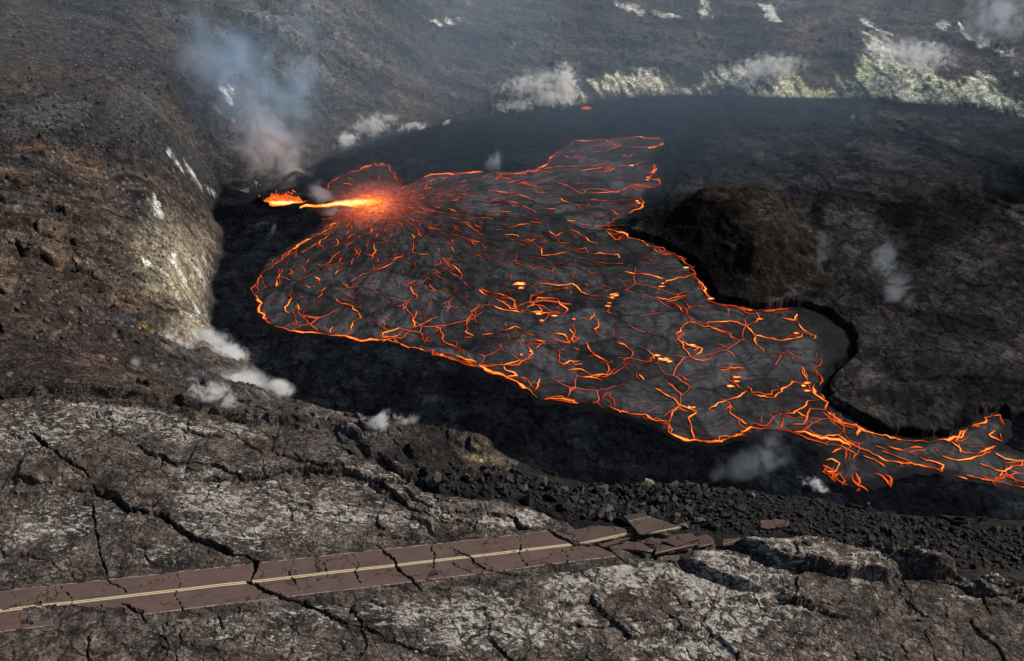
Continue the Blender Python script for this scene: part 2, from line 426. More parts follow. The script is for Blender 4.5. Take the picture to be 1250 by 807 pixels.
zp = plane_z(X) + (rel * 1.0 + 0.55 * fbm(X / 20, Y / 20, 2, seed=79) + plates) * (1 - flat) + sr * (1 - on_road) - (0.14 + 0.75 * (1 - road_live)) * flat + 0.5 * (blocks - 0.25) * flat * (1 - road_live)
zp -= 0.35 * np.exp(-((np.abs(rv) - HALF - 0.9) / 0.6) ** 2) * near * road_live

Z = zw * (1 - w_ba) + zb * w_ba
Z = Z * (1 - w_pl) + zp * w_pl
# broken scarp behind the upper edge of the plateau
Z -= cd * w_pl
out_m = np.clip(1.25 - bump_field(50, 290, 58, 110, 95, 0.3)[0], 0, 1)
oc = worley(gu / 17 + 0.5 * fbm(X / 14, Y / 14, 3, seed=203), gv / 9 + 0.5 * fbm(X / 14, Y / 14, 3, seed=204), 9)
outcrop = out_m ** 0.6 * leftw
Z += outcrop * (1 - w_ba) * (1 - w_pl) * (sstep(0.01, 0.10, oc[1]) * (0.6 + 4.5 * oc[2] + 1.2 * fbm(gu / 5, gv / 3, 3, seed=205)) - 1.5)
lip = np.exp(-((spl + 0.9) / 1.0) ** 2) * near * sstep(30, -10, X)
Z -= 1.8 * lip * sstep(-0.15, 0.35, fbm(X / 9, Y / 9, 3, seed=87) + 0.25)


def ground_z(x, y):
    r = np.hypot(x, y); t = np.degrees(np.arctan2(x, y))
    i = np.clip(np.searchsorted(rr, r), 1, nr - 1); j = np.clip(np.searchsorted(th, t), 1, nt - 1)
    fi = (r - rr[i - 1]) / (rr[i] - rr[i - 1]); fj = (t - th[j - 1]) / (th[j] - th[j - 1])
    Zg = Z.reshape(nr, nt)
    return (Zg[i - 1, j - 1] * (1 - fj) + Zg[i - 1, j] * fj) * (1 - fi) + (Zg[i, j - 1] * (1 - fj) + Zg[i, j] * fj) * fi


def hit(px, py):
    """first ground point met by the line of sight through a photo pixel"""
    d = ray(px, py); t = np.arange(60, 1400, 0.5)
    p = EYE[None] + t[:, None] * d[None]
    below = p[:, 2] < ground_z(p[:, 0], p[:, 1])
    k = int(np.argmax(below)) if below.any() else len(t) - 1
    return p[k]


# ------------------------------------------------------------------ colour of the ground (albedo, with painted shade on left wall and mound)
def mix(c, new, w):
    w = np.clip(w, 0, 1)[:, None]
    return c * (1 - w) + np.array(new, float)[None] * w


n1 = fbm(X / 30, Y / 30, 5, seed=101); n2 = fbm(X / 8, Y / 8, 5, seed=102); n3 = fbm(X / 2.5, Y / 2.5, 4, seed=103)
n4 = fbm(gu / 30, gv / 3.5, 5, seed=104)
Cc = np.zeros((N, 3)) + np.array([0.044, 0.034, 0.028])
Cc = mix(Cc, (0.026, 0.026, 0.028), sstep(-0.1, 0.35, n1 + 0.3 * n2))
Cc = mix(Cc, (0.070, 0.052, 0.040), sstep(0.1, 0.5, -n1 + 0.4 * n2))


def patch(px, py, rx, ry, rot, col, amt, edge=0.5, z=None, ns=0.5):
    global Cc
    c = hit(px, py)
    e = 0.22
    a = (hit(px + e * rx * math.cos(rot), py + e * rx * math.sin(rot)) - hit(px - e * rx * math.cos(rot), py - e * rx * math.sin(rot)))[:2] / (2 * e)
    b = (hit(px - e * ry * math.sin(rot), py + e * ry * math.cos(rot)) - hit(px + e * ry * math.sin(rot), py - e * ry * math.cos(rot)))[:2] / (2 * e)
    det = a[0] * b[1] - a[1] * b[0]
    qx = X - c[0]; qy = Y - c[1]
    u = (qx * b[1] - qy * b[0]) / det; v = (a[0] * qy - a[1] * qx) / det
    d = np.sqrt(u * u + v * v) + ns * (0.6 * n2 + 0.5 * n3)
    w = (1 - sstep(1 - edge, 1 + edge * 0.4, d))
    if col is not None: Cc = mix(Cc, col, w * amt)
    return w, u, v


# left wall and terraces
Cc = Cc * (1 + leftw * np.clip(n4 * 2.2, -0.65, 1.2))[:, None]  # dark streaks: rock bands, plus cleft shade put into the colour
patch(60, 350, 110, 60, 0.4, (0.042, 0.029, 0.024), 0.8)
patch(60, 430, 140, 40, 0.1, (0.034, 0.024, 0.021), 0.85)
patch(110, 145, 190, 50, 0.1, (0.024, 0.026, 0.030), 0.85)
patch(60, 140, 60, 26, -0.1, (0.062, 0.062, 0.060), 0.8, 0.3)
patch(165, 125, 40, 16, 0.1, (0.060, 0.060, 0.058), 0.6, 0.3)
patch(90, 40, 170, 45, 0.0, (0.046, 0.041, 0.039), 0.7)
patch(400, 60, 95, 70, 0.6, (0.080, 0.076, 0.074), 0.9)
patch(335, 30, 90, 22, 0.65, (0.125, 0.115, 0.105), 0.55, 0.6)
patch(395, 130, 80, 40, 0.3, (0.040, 0.040, 0.043), 0.7)
patch(45, 180, 28, 16, 0.2, (0.10, 0.055, 0.036), 0.75)
patch(105, 205, 50, 14, 0.45, (0.105, 0.07, 0.05), 0.6)
patch(70, 315, 26, 11, 0.7, (0.16, 0.105, 0.07), 0.85, 0.3)
patch(12, 300, 30, 30, 0.7, (0.11, 0.08, 0.06), 0.7)
patch(10, 345, 22, 16, 0.7, (0.12, 0.09, 0.07), 0.6)
patch(205, 310, 62, 40, 0.9, (0.24, 0.205, 0.145), 0.8, 0.9, ns=0.9)
patch(225, 350, 46, 64, 0.7, (0.29, 0.245, 0.175), 0.8, 0.8, ns=0.9)
patch(240, 400, 32, 36, 0.8, (0.29, 0.245, 0.175), 0.8, 0.7, ns=0.8)
patch(300, 185, 40, 34, 0.8, (0.16, 0.125, 0.095), 0.75, 0.8, ns=0.9)
patch(160, 370, 36, 14, 0.5, (0.105, 0.065, 0.05), 0.6)
patch(175, 395, 10, 5, 0.3, (0.2, 0.13, 0.05), 0.7)
patch(120, 440, 30, 12, 0.2, (0.10, 0.055, 0.042), 0.6)
patch(300, 465, 70, 20, 0.5, (0.078, 0.066, 0.060), 0.7)
patch(420, 510, 60, 16, 0.25, (0.105, 0.088, 0.078), 0.8, 0.5)
patch(480, 570, 80, 22, 0.2, (0.075, 0.062, 0.054), 0.8)
patch(590, 555, 30, 24, 0.5, (0.16, 0.135, 0.08), 0.85, 0.6, ns=0.8)
patch(580, 545, 9, 8, 0.3, (0.22, 0.22, 0.10), 0.7)
patch(662, 575, 14, 6, 0.4, (0.36, 0.40, 0.30), 0.95, 0.3)
patch(690, 590, 25, 8, 0.3, (0.115, 0.085, 0.07), 0.85, 0.4)
Cc *= (1 + 0.7 * leftw * np.clip(n3 + 0.6 * n2, -0.7, 0.9) * (1 - w_pl))[:, None]
Cc *= (1 - 0.8 * outcrop * sstep(0.16, 0.03, oc[1]))[:, None]  # shade in the clefts between outcrop blocks, painted into the colour
Cc = mix(Cc, (0.085, 0.060, 0.044), outcrop * sstep(0.6, 0.9, oc[2]) * 0.7)
# far shelf
patch(620, 60, 120, 60, 0.0, (0.045, 0.045, 0.048), 0.7)
patch(600, 20, 50, 16, 0.0, (0.075, 0.070, 0.068), 0.6)
patch(570, 75, 60, 20, 0.1, (0.072, 0.064, 0.060), 0.6)
patch(570, 115, 70, 14, 0.1, (0.065, 0.058, 0.054), 0.5)
patch(800, 60, 90, 40, 0.0, (0.055, 0.054, 0.055), 0.7)
patch(1080, 30, 190, 30, 0.25, (0.072, 0.060, 0.054), 0.85)
patch(1235, 60, 60, 14, 0.5, (0.066, 0.056, 0.052), 0.8)
patch(1215, 20, 70, 24, 0.4, (0.038, 0.042, 0.046), 0.8)
Cc *= (1 + farw * (1 - w_ba) * np.clip(2.0 * fbm(X / 38 + 0.5 * n2, Y / 15 + X / 80, 5, seed=215), -0.65, 0.9))[:, None]
# sulphur and white salts along the far shore, streaked downslope
stre = fbm((0.85 * X + 0.5 * Y) / 3.2 + 0.7 * n2, (0.85 * Y - 0.5 * X) / 18, 5, seed=110) + 0.3 * n3 + 0.25 * n2
for px, py, rx, ry, rot, s, y in [(745, 103, 18, 22, 0.7, 0.95, 0.4), (795, 103, 40, 18, 0.2, 0.9, 0.3), (990, 118, 260, 7, 0.02, 0.7, 0.5), (1110, 112, 90, 18, 0.1, 0.7, 0.4), (900, 98, 36, 24, 0.35, 0.8, 0.15), (960, 104, 24, 14, 0.6, 0.9, 0.5),
                                  (1005, 116, 30, 7, 0.0, 0.9, 0.8), (1063, 96, 14, 30, -0.5, 1.1, 0.75), (1080, 60, 34, 16, 0.6, 0.85, 0.15), (1105, 90, 50, 34, 0.4, 0.75, 0.3),
                                  (1140, 112, 36, 18, 0.3, 0.8, 0.4), (1195, 105, 26, 26, -0.4, 0.8, 0.3), (1215, 125, 50, 13, 0.25, 0.85, 0.4), (930, 118, 60, 5, 0.0, 0.9, 0.5),
                                  (690, 118, 30, 14, -0.3, 0.5, 0.05), (820, 112, 50, 9, 0.05, 0.7, 0.4), (770, 12, 18, 4, 0.3, 1.0, 0.0), (940, 13, 16, 6, 0.5, 1.1, 0.0),
                                  (860, 10, 8, 8, 0.3, 0.8, 0), (810, 18, 20, 4, 0.1, 0.7, 0), (1060, 30, 12, 3, 0.2, 0.9, 0), (1150, 32, 10, 5, 0.6, 1.0, 0), (1180, 42, 16, 4, 0.6, 1.0, 0),
                                  (1225, 66, 18, 4, 0.45, 1.1, 0), (1198, 55, 8, 8, 0, 0.8, 0), (545, 28, 20, 4, 0.1, 0.5, 0), (625, 53, 6, 5, 0, 0.7, 0), (272, 140, 16, 3, 0.5, 0.5, 0),
                                  (282, 112, 12, 10, 0, 0.5, 0), (225, 205, 24, 5, 0.8, 0.42, 0), (262, 238, 10, 3, 0.3, 0.5, 0), (185, 247, 14, 4, 0.6, 0.42, 0), (195, 330, 40, 7, 0.5, 0.36, 0.1), (215, 318, 14, 10, 0.6, 0.4, 0.1), (240, 380, 12, 16, 0.6, 0.3, 0.1), (235, 330, 16, 26, 0.6, 0.36, 0.2),
                                  (300, 235, 14, 4, -0.5, 0.6, 0), (950, 333, 18, 8, 0.2, 0.55, 0.2), (1005, 325, 8, 14, 0, 0.5, 0.1)]:
    w, u, v = patch(px, py, rx, ry, rot, None, 0, 0.9, ns=0.55)
    k = sstep(0.0, 0.36, w * 0.62 * s + stre * 0.95 - 0.10)
    k = k * (w > 0.02) * (1 - w_ba * (py < 200))
    colr = np.array([0.66, 0.66, 0.62]) * (1 - y) + np.array([0.56, 0.60, 0.26]) * y
    Cc = mix(Cc, (0.20, 0.21, 0.15), np.clip(w * s * 0.6, 0, 0.6) * (w > 0.02) * (1 - w_ba * (py < 200)) * (py < 150))
    Cc = mix(Cc, colr, k * 0.85)
# basin colours
blk = np.array([0.0046, 0.0057, 0.0080])
cb = np.zeros((N, 3)) + blk
cb = mix(cb, (0.0085, 0.0100, 0.0128), sstep(0.0, 0.5, flow_n + 0.4 * n2))
brn = np.zeros((N, 3)) + np.array([0.0225, 0.0212, 0.0218])
brn = mix(brn, (0.0125, 0.0132, 0.0148), sstep(-0.1, 0.3, n1 * 0.8 + flow_n * 0.6))
brn = mix(brn, (0.034, 0.030, 0.0285), sstep(0.15, 0.5, fbm(X / 30, Y / 30, 4, seed=121) - 0.3 * n3 - 0.2 * n2))
far_dark = np.maximum(sstep(390, 430, Y) * sstep(130, 60, X), sstep(440, 500, Y) * sstep(220, 110, X) * 0.8)
cb = cb * (1 - (rise * (1 - far_dark))[:, None]) + brn * (rise * (1 - far_dark))[:, None]
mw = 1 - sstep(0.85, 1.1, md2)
lit = sstep(-0.55, 0.45, mu - 0.25 * mv + 0.35 * fbm(X / 30, Y / 30, 4, seed=122))  # sunward side of the mound: its light and shade are painted as colour
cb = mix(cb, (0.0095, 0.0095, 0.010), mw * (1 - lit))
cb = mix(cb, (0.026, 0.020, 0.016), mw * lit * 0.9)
mt, _, _ = bump_field(870, 225, 14, 55, 22, 0.1)
cb = mix(cb, (0.046, 0.030, 0.027), (1 - sstep(0.3, 1.1, mt + 0.3 * n2)) * 0.5)
for px, py, rx, ry in [(1095, 258, 28, 20), (1120, 300, 24, 24), (1000, 265, 10, 50)]:
    q, _, _ = bump_field(px, py, 5, rx, ry)
    cb = mix(cb, (0.0062, 0.0072, 0.0085), (1 - sstep(0.6, 1.1, q + 0.6 * n2)) * 0.85)
cb = mix(cb, (0.0055, 0.0068, 0.0085), (1 - sstep(0.85, 1.0, pd)))
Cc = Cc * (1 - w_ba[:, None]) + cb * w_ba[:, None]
# rubble apron is black
rub = near * (Y > 108) * (X > -28) * sstep(0.6, -0.4, spl) * sstep(-30, -20, X + 0.0) * (1 - w_ba)
rubk = rub * sstep(-26, -6, X + 6 * n2)
keep = Cc.copy()
Cc = mix(Cc, (0.010, 0.0098, 0.010), rubk * (np.hypot(X - at_z(590, 555, 78)[0], Y - at_z(590, 555, 78)[1]) > 6))
rbr = sstep(45, 70, X) * rub * sstep(-0.1, 0.4, n1 + 0.3)
Cc = mix(Cc, (0.022, 0.017, 0.015), rbr * 0.8)
# plateau
pc = np.zeros((N, 3)) + np.array([0.086, 0.069, 0.059])
pc = mix(pc, (0.055, 0.045, 0.039), sstep(-0.1, 0.4, n2 + 0.4 * n1))
pc = mix(pc, (0.096, 0.072, 0.057), sstep(0.15, 0.45, fbm(X / 12, Y / 9, 4, seed=131)))
bleach = np.zeros(N)
pale = 0.42 + 0.9 * fbm(X / 13, Y / 9, 4, seed=132)
def pzone(px, py, rx, ry, amt):
    global pale
    c = at_plane(px, py); a = (at_plane(px + rx, py) - c)[:2]; b = (at_plane(px, py + ry) - c)[:2]
    det = a[0] * b[1] - a[1] * b[0]; qx = X - c[0]; qy = Y - c[1]
    u = (qx * b[1] - qy * b[0]) / det; v = (a[0] * qy - a[1] * qx) / det
    pale = pale + amt * np.exp(-(u * u + v * v))
for z in [(230, 530, 140, 35, .35), (60, 530, 80, 40, .15), (60, 620, 90, 50, .2), (330, 620, 80, 50, .25), (460, 570, 50, 22, .6), (530, 625, 90, 18, .6), (640, 640, 60, 12, .5), (300, 660, 50, 25, .25),
          (110, 600, 30, 60, -.2), (40, 780, 60, 40, -.5), (130, 780, 40, 30, -.3), (100, 700, 90, 16, -.3), (230, 770, 60, 24, .15), (530, 750, 120, 40, .3), (740, 705, 110, 22, .55), (700, 770, 80, 25, .2), (880, 690, 90, 20, .5), (900, 770, 70, 40, .5),
          (870, 730, 60, 30, .3), (1070, 690, 60, 10, .4), (1130, 790, 130, 40, -.4), (1150, 750, 150, 30, -.5), (1060, 760, 60, 20, -.1), (380, 700, 60, 10, -.4), (1000, 735, 60, 20, .1), (400, 560, 60, 20, -0.2), (620, 690, 60, 10, -0.3)]:
    pzone(*z)
pale *= sstep(HALF + 0.5, HALF + 2.0, np.abs(rv)) * 0.9 + 0.1
pale -= 1.2 * sstep(0.15, 0.6, cd) + 0.8 * sstep(0.1, 1.0, sr) * sstep(1.2, 0.2, sr)
Cc = Cc * (1 - w_pl[:, None]) + pc * w_pl[:, None]
pale = pale * w_pl - 2 * (1 - w_pl)
hp, _, _ = bump_field(455, 550, 85, 60, 14, 0.25)
pale = np.maximum(pale, np.where(hp < 1, 0.35 - 0.4 * hp, -2))
dirt = on_road * road_live * w_pl
Cc = mix(Cc, (0.058, 0.048, 0.042), dirt * 0.7)
speck = np.clip(0.25 + 0.8 * n1, 0, 1) * (1 - w_ba) * (1 - w_pl) * (1 - rubk)
ws, _, _ = patch(420, 60, 130, 75, 0.6, None, 0, 0.6)
wt, _, _ = patch(215, 330, 60, 90, 0.5, None, 0, 0.8)
speck = np.clip(speck + 0.6 * wt * (1 - w_ba) + 0.8 * ws * (1 - w_ba), 0, 1)

# ------------------------------------------------------------------ material helpers
def new_mat(name):
    m = bpy.data.materials.new(name); m.use_nodes = True
    nt_ = m.node_tree; nt_.nodes.clear()
    return m, nt_.nodes, nt_.links


class NB:
    def __init__(s, name):
        s.m, s.n, s.l = new_mat(name)
        s.out = s.n.new('ShaderNodeOutputMaterial')

    def node(s, t, **kw):
        q = s.n.new(t)
        for k, v in kw.items():
            if k == 'ins':
                for kk, vv in v.items():
                    if isinstance(vv, bpy.types.NodeSocket): s.l.new(vv, q.inputs[kk])
                    else: q.inputs[kk].default_value = vv
            else: setattr(q, k, v)
        return q

    def math(s, op, a, b=0.0, c=None, clamp=False):
        q = s.n.new('ShaderNodeMath'); q.operation = op; q.use_clamp = clamp
        for i, v in enumerate((a, b, c)):
            if v is None: continue
            if isinstance(v, bpy.types.NodeSocket): s.l.new(v, q.inputs[i])
            else: q.inputs[i].default_value = v
        return q.outputs[0]

    def ramp(s, v, a, b, lo=0.0, hi=1.0):
        q = s.node('ShaderNodeMapRange', interpolation_type='SMOOTHSTEP', ins={'Value': v, 'From Min': a, 'From Max': b, 'To Min': lo, 'To Max': hi})
        return q.outputs[0]

    def mixc(s, f, a, b, mode='MIX'):
        q = s.node('ShaderNodeMix', data_type='RGBA', blend_type=mode)
        for i, v in ((0, f), (6, a), (7, b)):
            if isinstance(v, bpy.types.NodeSocket): s.l.new(v, q.inputs[i])
            elif i == 0: q.inputs[0].default_value = v
            else: q.inputs[i].default_value = (*v, 1)
        return q.outputs[2]

    def noise(s, vec, scale, detail=5, rough=0.55, dist=0.0):
        q = s.node('ShaderNodeTexNoise', ins={'Vector': vec, 'Scale': scale, 'Detail': detail, 'Roughness': rough, 'Distortion': dist})
        return q.outputs[0]

    def pos(s, scale=(1, 1, 1), rot=0.0):
        g = s.node('ShaderNodeNewGeometry').outputs['Position']
        mp = s.node('ShaderNodeMapping', ins={'Vector': g, 'Scale': scale, 'Rotation': (0, 0, rot)})
        return mp.outputs[0]

    def attr(s, name):
        return s.node('ShaderNodeAttribute', attribute_name=name)

    def bump(s, h, strength, dist):
        return s.node('ShaderNodeBump', ins={'Height': h, 'Strength': strength, 'Distance': dist}).outputs[0]

    def surface(s, col, rough=0.9, normal=None, spec=0.2, emit=None, estr=1.0):
        q = s.node('ShaderNodeBsdfPrincipled', ins={'Roughness': rough, 'Specular IOR Level': spec})
        if isinstance(col, bpy.types.NodeSocket): s.l.new(col, q.inputs['Base Color'])
        else: q.inputs['Base Color'].default_value = (*col, 1)
        if normal is not None: s.l.new(normal, q.inputs['Normal'])
        if emit is not None:
            s.l.new(emit, q.inputs['Emission Color'])
            if isinstance(estr, bpy.types.NodeSocket): s.l.new(estr, q.inputs['Emission Strength'])
            else: q.inputs['Emission Strength'].default_value = estr
        s.l.new(q.outputs[0], s.out.inputs['Surface'])
        return s.m


def ground_material():
    b = NB('volcanic_ground')
    p = b.pos()
    base = b.attr('base').outputs['Color']
    a = b.noise(p, 0.35, 6, 0.62); c = b.noise(p, 2.2, 5, 0.6)
    vf = b.node('ShaderNodeTexVoronoi', ins={'Vector': p, 'Scale': 0.75}); vf2 = b.node('ShaderNodeTexVoronoi', ins={'Vector': p, 'Scale': 2.1})
    vr_ = b.node('ShaderNodeSeparateColor', ins={0: vf.outputs['Color']}).outputs[0]; vr2 = b.node('ShaderNodeSeparateColor', ins={0: vf2.outputs['Color']}).outputs[0]
    f = b.math('MULTIPLY', b.ramp(a, 0.3, 0.7, 0.5, 1.55), b.ramp(c, 0.3, 0.7, 0.45, 1.6))
    f = b.math('MULTIPLY', f, b.math('MULTIPLY', b.ramp(vr_, 0, 1, 0.68, 1.32), b.ramp(vr2, 0, 1, 0.75, 1.25)))
    col = b.mixc(1.0, base, b.node('ShaderNodeCombineColor', ins={0: f, 1: f, 2: f}).outputs[0], 'MULTIPLY')
    # hairline joints
    jw = b.node('ShaderNodeVectorMath', operation='MULTIPLY_ADD', ins={0: b.node('ShaderNodeTexNoise', ins={'Vector': p, 'Scale': 0.6, 'Detail': 5.0}).outputs[1], 1: (3, 3, 0), 2: p}).outputs[0]
    j1 = b.node('ShaderNodeTexVoronoi', feature='DISTANCE_TO_EDGE', ins={'Vector': jw, 'Scale': 0.16}).outputs['Distance']
    j2 = b.node('ShaderNodeTexVoronoi', feature='DISTANCE_TO_EDGE', ins={'Vector': jw, 'Scale': 0.45}).outputs['Distance']
    jn = b.ramp(b.noise(p, 0.13, 3), 0.40, 0.58)
    jk = b.math('MAXIMUM', b.ramp(j1, 0.022, 0.006), b.math('MULTIPLY', b.ramp(j2, 0.03, 0.008), b.math('MULTIPLY', jn, 0.7)))
    # loose paler stones
    v = b.node('ShaderNodeTexVoronoi', ins={'Vector': p, 'Scale': 0.55, 'Randomness': 1.0})
    r = b.node('ShaderNodeSeparateColor', ins={0: v.outputs['Color']}).outputs[0]
    lim = b.math('SUBTRACT', 1.0, b.math('MULTIPLY', b.attr('speck').outputs['Fac'], 0.42))
    sp = b.math('MULTIPLY', b.ramp(b.math('SUBTRACT', r, lim), 0.0, 0.05), b.ramp(v.outputs['Distance'], 0.42, 0.30))
    col = b.mixc(b.math('MULTIPLY', sp, 0.55), col, (0.20, 0.185, 0.17))
    # pale glazed skin of the pahoehoe
    s1a = b.noise(b.pos((0.36, 1.1, 0.6), 0.30), 1.0, 6, 0.62, 2.2)
    s1b = b.noise(b.pos((0.5, 1.0, 0.6), -0.55), 1.0, 6, 0.62, 2.2)
    s1 = b.node('ShaderNodeMix', data_type='FLOAT', ins={0: b.ramp(b.noise(p, 0.07, 2), 0.42, 0.58), 2: s1a, 3: s1b}).outputs[0]
    p2 = b.noise(b.pos((0.55, 0.75, 0.9), -0.2), 1.0, 7, 0.66, 0.9)
    wx_ = b.ramp(b.node('ShaderNodeSeparateXYZ', ins={0: p}).outputs[0], -20.0, 35.0, 0.62, 0.25)
    sm = b.math('ADD', b.math('MULTIPLY', s1, wx_), b.math('MULTIPLY', p2, b.math('SUBTRACT', 1.0, wx_)))
    thr = b.math('SUBTRACT', 0.624, b.math('MULTIPLY', b.attr('pale').outputs['Fac'], 0.15))
    k = b.ramp(b.math('SUBTRACT', sm, thr), 0.0, 0.035)
    halo = b.ramp(b.math('SUBTRACT', sm, thr), -0.07, 0.01)
    pc_ = b.mixc(b.ramp(b.noise(p, 0.9, 4), 0.3, 0.7), (0.27, 0.25, 0.22), (0.46, 0.43, 0.39))
    col = b.mixc(b.math('MULTIPLY', halo, 0.18), col, (0.11, 0.105, 0.098))
    col = b.mixc(b.math('MULTIPLY', k, 0.9), col, pc_)
    col = b.mixc(b.math('MULTIPLY', jk, 0.8), col, (0.012, 0.011, 0.010))
    h = b.math('ADD', b.math('MULTIPLY', c, 0.5), b.math('MULTIPLY', a, 1.0))
    h = b.math('SUBTRACT', h, b.math('ADD', b.math('MULTIPLY', vf.outputs['Distance'], 0.55), b.math('MULTIPLY', vf2.outputs['Distance'], 0.25)))
    h = b.math('SUBTRACT', h, b.math('MULTIPLY', jk, 0.6))
    h = b.math('ADD', h, b.math('MULTIPLY', b.noise(p, 7.0, 3, 0.6), 0.16))
    h = b.math('ADD', h, b.math('MULTIPLY', sp, 0.6))
    h = b.math('ADD', h, b.math('MULTIPLY', s1, 0.5))
    return b.surface(col, 0.92, b.bump(h, 0.75, 0.9), 0.15)


def crust_material():
    b = NB('cooled_lava_crust')
    p = b.pos()
    base = b.attr('base').outputs['Color']
    a = b.noise(b.pos((0.24, 0.13, 0.2), 0.3), 1.0, 7, 0.68, 1.2); c = b.noise(p, 0.8, 6, 0.65)
    big = b.noise(p, 0.022, 5, 0.6, 0.8)
    f = b.math('MULTIPLY', b.math('MULTIPLY', b.ramp(a, 0.3, 0.7, 0.5, 1.6), b.ramp(c, 0.3, 0.7, 0.6, 1.4)), b.ramp(big, 0.35, 0.65, 0.6, 1.5))
    col = b.mixc(1.0, base, b.node('ShaderNodeCombineColor', ins={0: f, 1: f, 2: f}).outputs[0], 'MULTIPLY')
    cw = b.node('ShaderNodeVectorMath', operation='MULTIPLY_ADD', ins={0: b.node('ShaderNodeTexNoise', ins={'Vector': p, 'Scale': 0.16, 'Detail': 5.0}).outputs[1], 1: (9, 9, 0), 2: p}).outputs[0]
    e1 = b.node('ShaderNodeTexVoronoi', feature='DISTANCE_TO_EDGE', ins={'Vector': cw, 'Scale': 0.10}).outputs['Distance']
    vc1 = b.node('ShaderNodeTexVoronoi', ins={'Vector': cw, 'Scale': 0.10}); vc2 = b.node('ShaderNodeTexVoronoi', ins={'Vector': cw, 'Scale': 0.32})
    t1 = b.node('ShaderNodeSeparateColor', ins={0: vc1.outputs['Color']}).outputs[0]; t2 = b.node('ShaderNodeSeparateColor', ins={0: vc2.outputs['Color']}).outputs[0]
    g_ = b.math('MULTIPLY', b.math('MULTIPLY', b.ramp(t1, 0, 1, 0.72, 1.35), b.ramp(t2, 0, 1, 0.75, 1.3)), b.ramp(e1, 0.0, 0.05, 0.45, 1.0))
    col = b.mixc(1.0, col, b.node('ShaderNodeCombineColor', ins={0: g_, 1: g_, 2: g_}).outputs[0], 'MULTIPLY')
    st = b.noise(b.pos((0.09, 0.07, 0.1), 0.2), 1.0, 7, 0.72, 1.5)
    ck = b.ramp(b.math('ABSOLUTE', b.math('SUBTRACT', st, 0.5)), 0.0, 0.03)
    col = b.mixc(b.math('MULTIPLY', b.math('SUBTRACT', 1.0, ck), 0.55), col, (0.010, 0.010, 0.011))
    h = b.math('ADD', b.math('MULTIPLY', a, 1.0), b.math('MULTIPLY', c, 0.8))
    h = b.math('ADD', h, b.math('MULTIPLY', ck, 0.25))
    return b.surface(col, 0.85, b.bump(b.math('SUBTRACT', h, b.math('MULTIPLY', b.node('ShaderNodeTexVoronoi', ins={'Vector': p, 'Scale': 0.45}).outputs['Distance'], 0.8)), 0.6, 0.8), 0.0)


GROUND, CRUST = ground_material(), crust_material()


def mesh_np(name, co, quads, mats, smooth=True, attrs=(), parent=None, midx=None):
    me = bpy.data.meshes.new(name)
    co = np.asarray(co, np.float32); quads = np.asarray(quads, np.int32)
    me.vertices.add(len(co)); me.vertices.foreach_set('co', co.ravel())
    k = quads.shape[1]
    me.loops.add(quads.size); me.loops.foreach_set('vertex_index', quads.ravel())
    me.polygons.add(len(quads)); me.polygons.foreach_set('loop_start', np.arange(0, quads.size, k, dtype=np.int32))
    if smooth: me.polygons.foreach_set('use_smooth', np.ones(len(quads), bool))
    if midx is not None: me.polygons.foreach_set('material_index', np.asarray(midx, np.int32))
    for m in mats: me.materials.append(m)
    me.update(calc_edges=True)
    for nm, arr in attrs:
        arr = np.asarray(arr, np.float32)
        if arr.ndim == 2:
            at = me.attributes.new(nm, 'FLOAT_COLOR', 'POINT')
            at.data.foreach_set('color', np.concatenate([arr, np.ones((len(arr), 1), np.float32)], 1).ravel())
        else:
            at = me.attributes.new(nm, 'FLOAT', 'POINT'); at.data.foreach_set('value', arr)
    me.validate()
    o = bpy.data.objects.new(name, me); COL.objects.link(o)
    if parent is not None: o.parent = parent
    return o


idx = np.arange(N).reshape(nr, nt)
quads = np.stack([idx[:-1, :-1], idx[:-1, 1:], idx[1:, 1:], idx[1:, :-1]], -1).reshape(-1, 4)[:, ::-1]
qc = quads[:, 0]
deep = sl[quads].min(1) > 2.0
isb = (sb[qc] > -1.0); isp = (spl[qc] > -0.3) | (RR.ravel()[qc] < 82)
for nm, m, mat in (('plateau', isp & ~isb, GROUND), ('crater_wall', ~isp & ~isb, GROUND), ('lava_crust', isb & ~deep, CRUST)):
    q = quads[m]; used, inv = np.unique(q, return_inverse=True)
    o = mesh_np(nm, np.stack([X[used], Y[used], Z[used]], 1), inv.reshape(-1, 4), [mat], True,
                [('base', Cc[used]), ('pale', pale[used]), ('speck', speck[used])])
    o['kind'] = 'structure'

# ------------------------------------------------------------------ lava lake
VENT = at_z(468, 249, 0)
lx0 = min(p[0] for p in LAKE) - 4; lx1 = max(p[0] for p in LAKE) + 4; ly0 = min(p[1] for p in LAKE) - 4; ly1 = max(p[1] for p in LAKE) + 4
gx = np.arange(lx0, lx1, 1.2); gy = np.arange(ly0, ly1, 1.2)
LX, LY = np.meshgrid(gx, gy); lsh = LX.shape; LX = LX.ravel(); LY = LY.ravel()
lsd = lake_sdf(LX, LY)
ii = np.arange(LX.size).reshape(lsh)
lq = np.stack([ii[:-1, :-1], ii[:-1, 1:], ii[1:, 1:], ii[1:, :-1]], -1).reshape(-1, 4)
lq = lq[lsd[lq].max(1) > -1.5]
used, inv = np.unique(lq, return_inverse=True); lq = inv.reshape(-1, 4)
LX, LY, lsd = LX[used], LY[used], lsd[used]
vr = np.hypot(LX - VENT[0], LY - VENT[1]); va = np.arctan2(LY - VENT[1], LX - VENT[0])
bend = va + 0.35 * np.sin(vr / 60) + 0.15 * fbm(LX / 40, LY / 40, 3, seed=141)
flow_a = bend * 14; flow_r = np.log(vr + 12) * 6
pv = at_z(468, 249, 0); pe = at_z(372, 253, 0)
hx = np.array([pv[0] - pe[0], pv[1] - pe[1]]); hL = np.hypot(*hx); hx /= hL
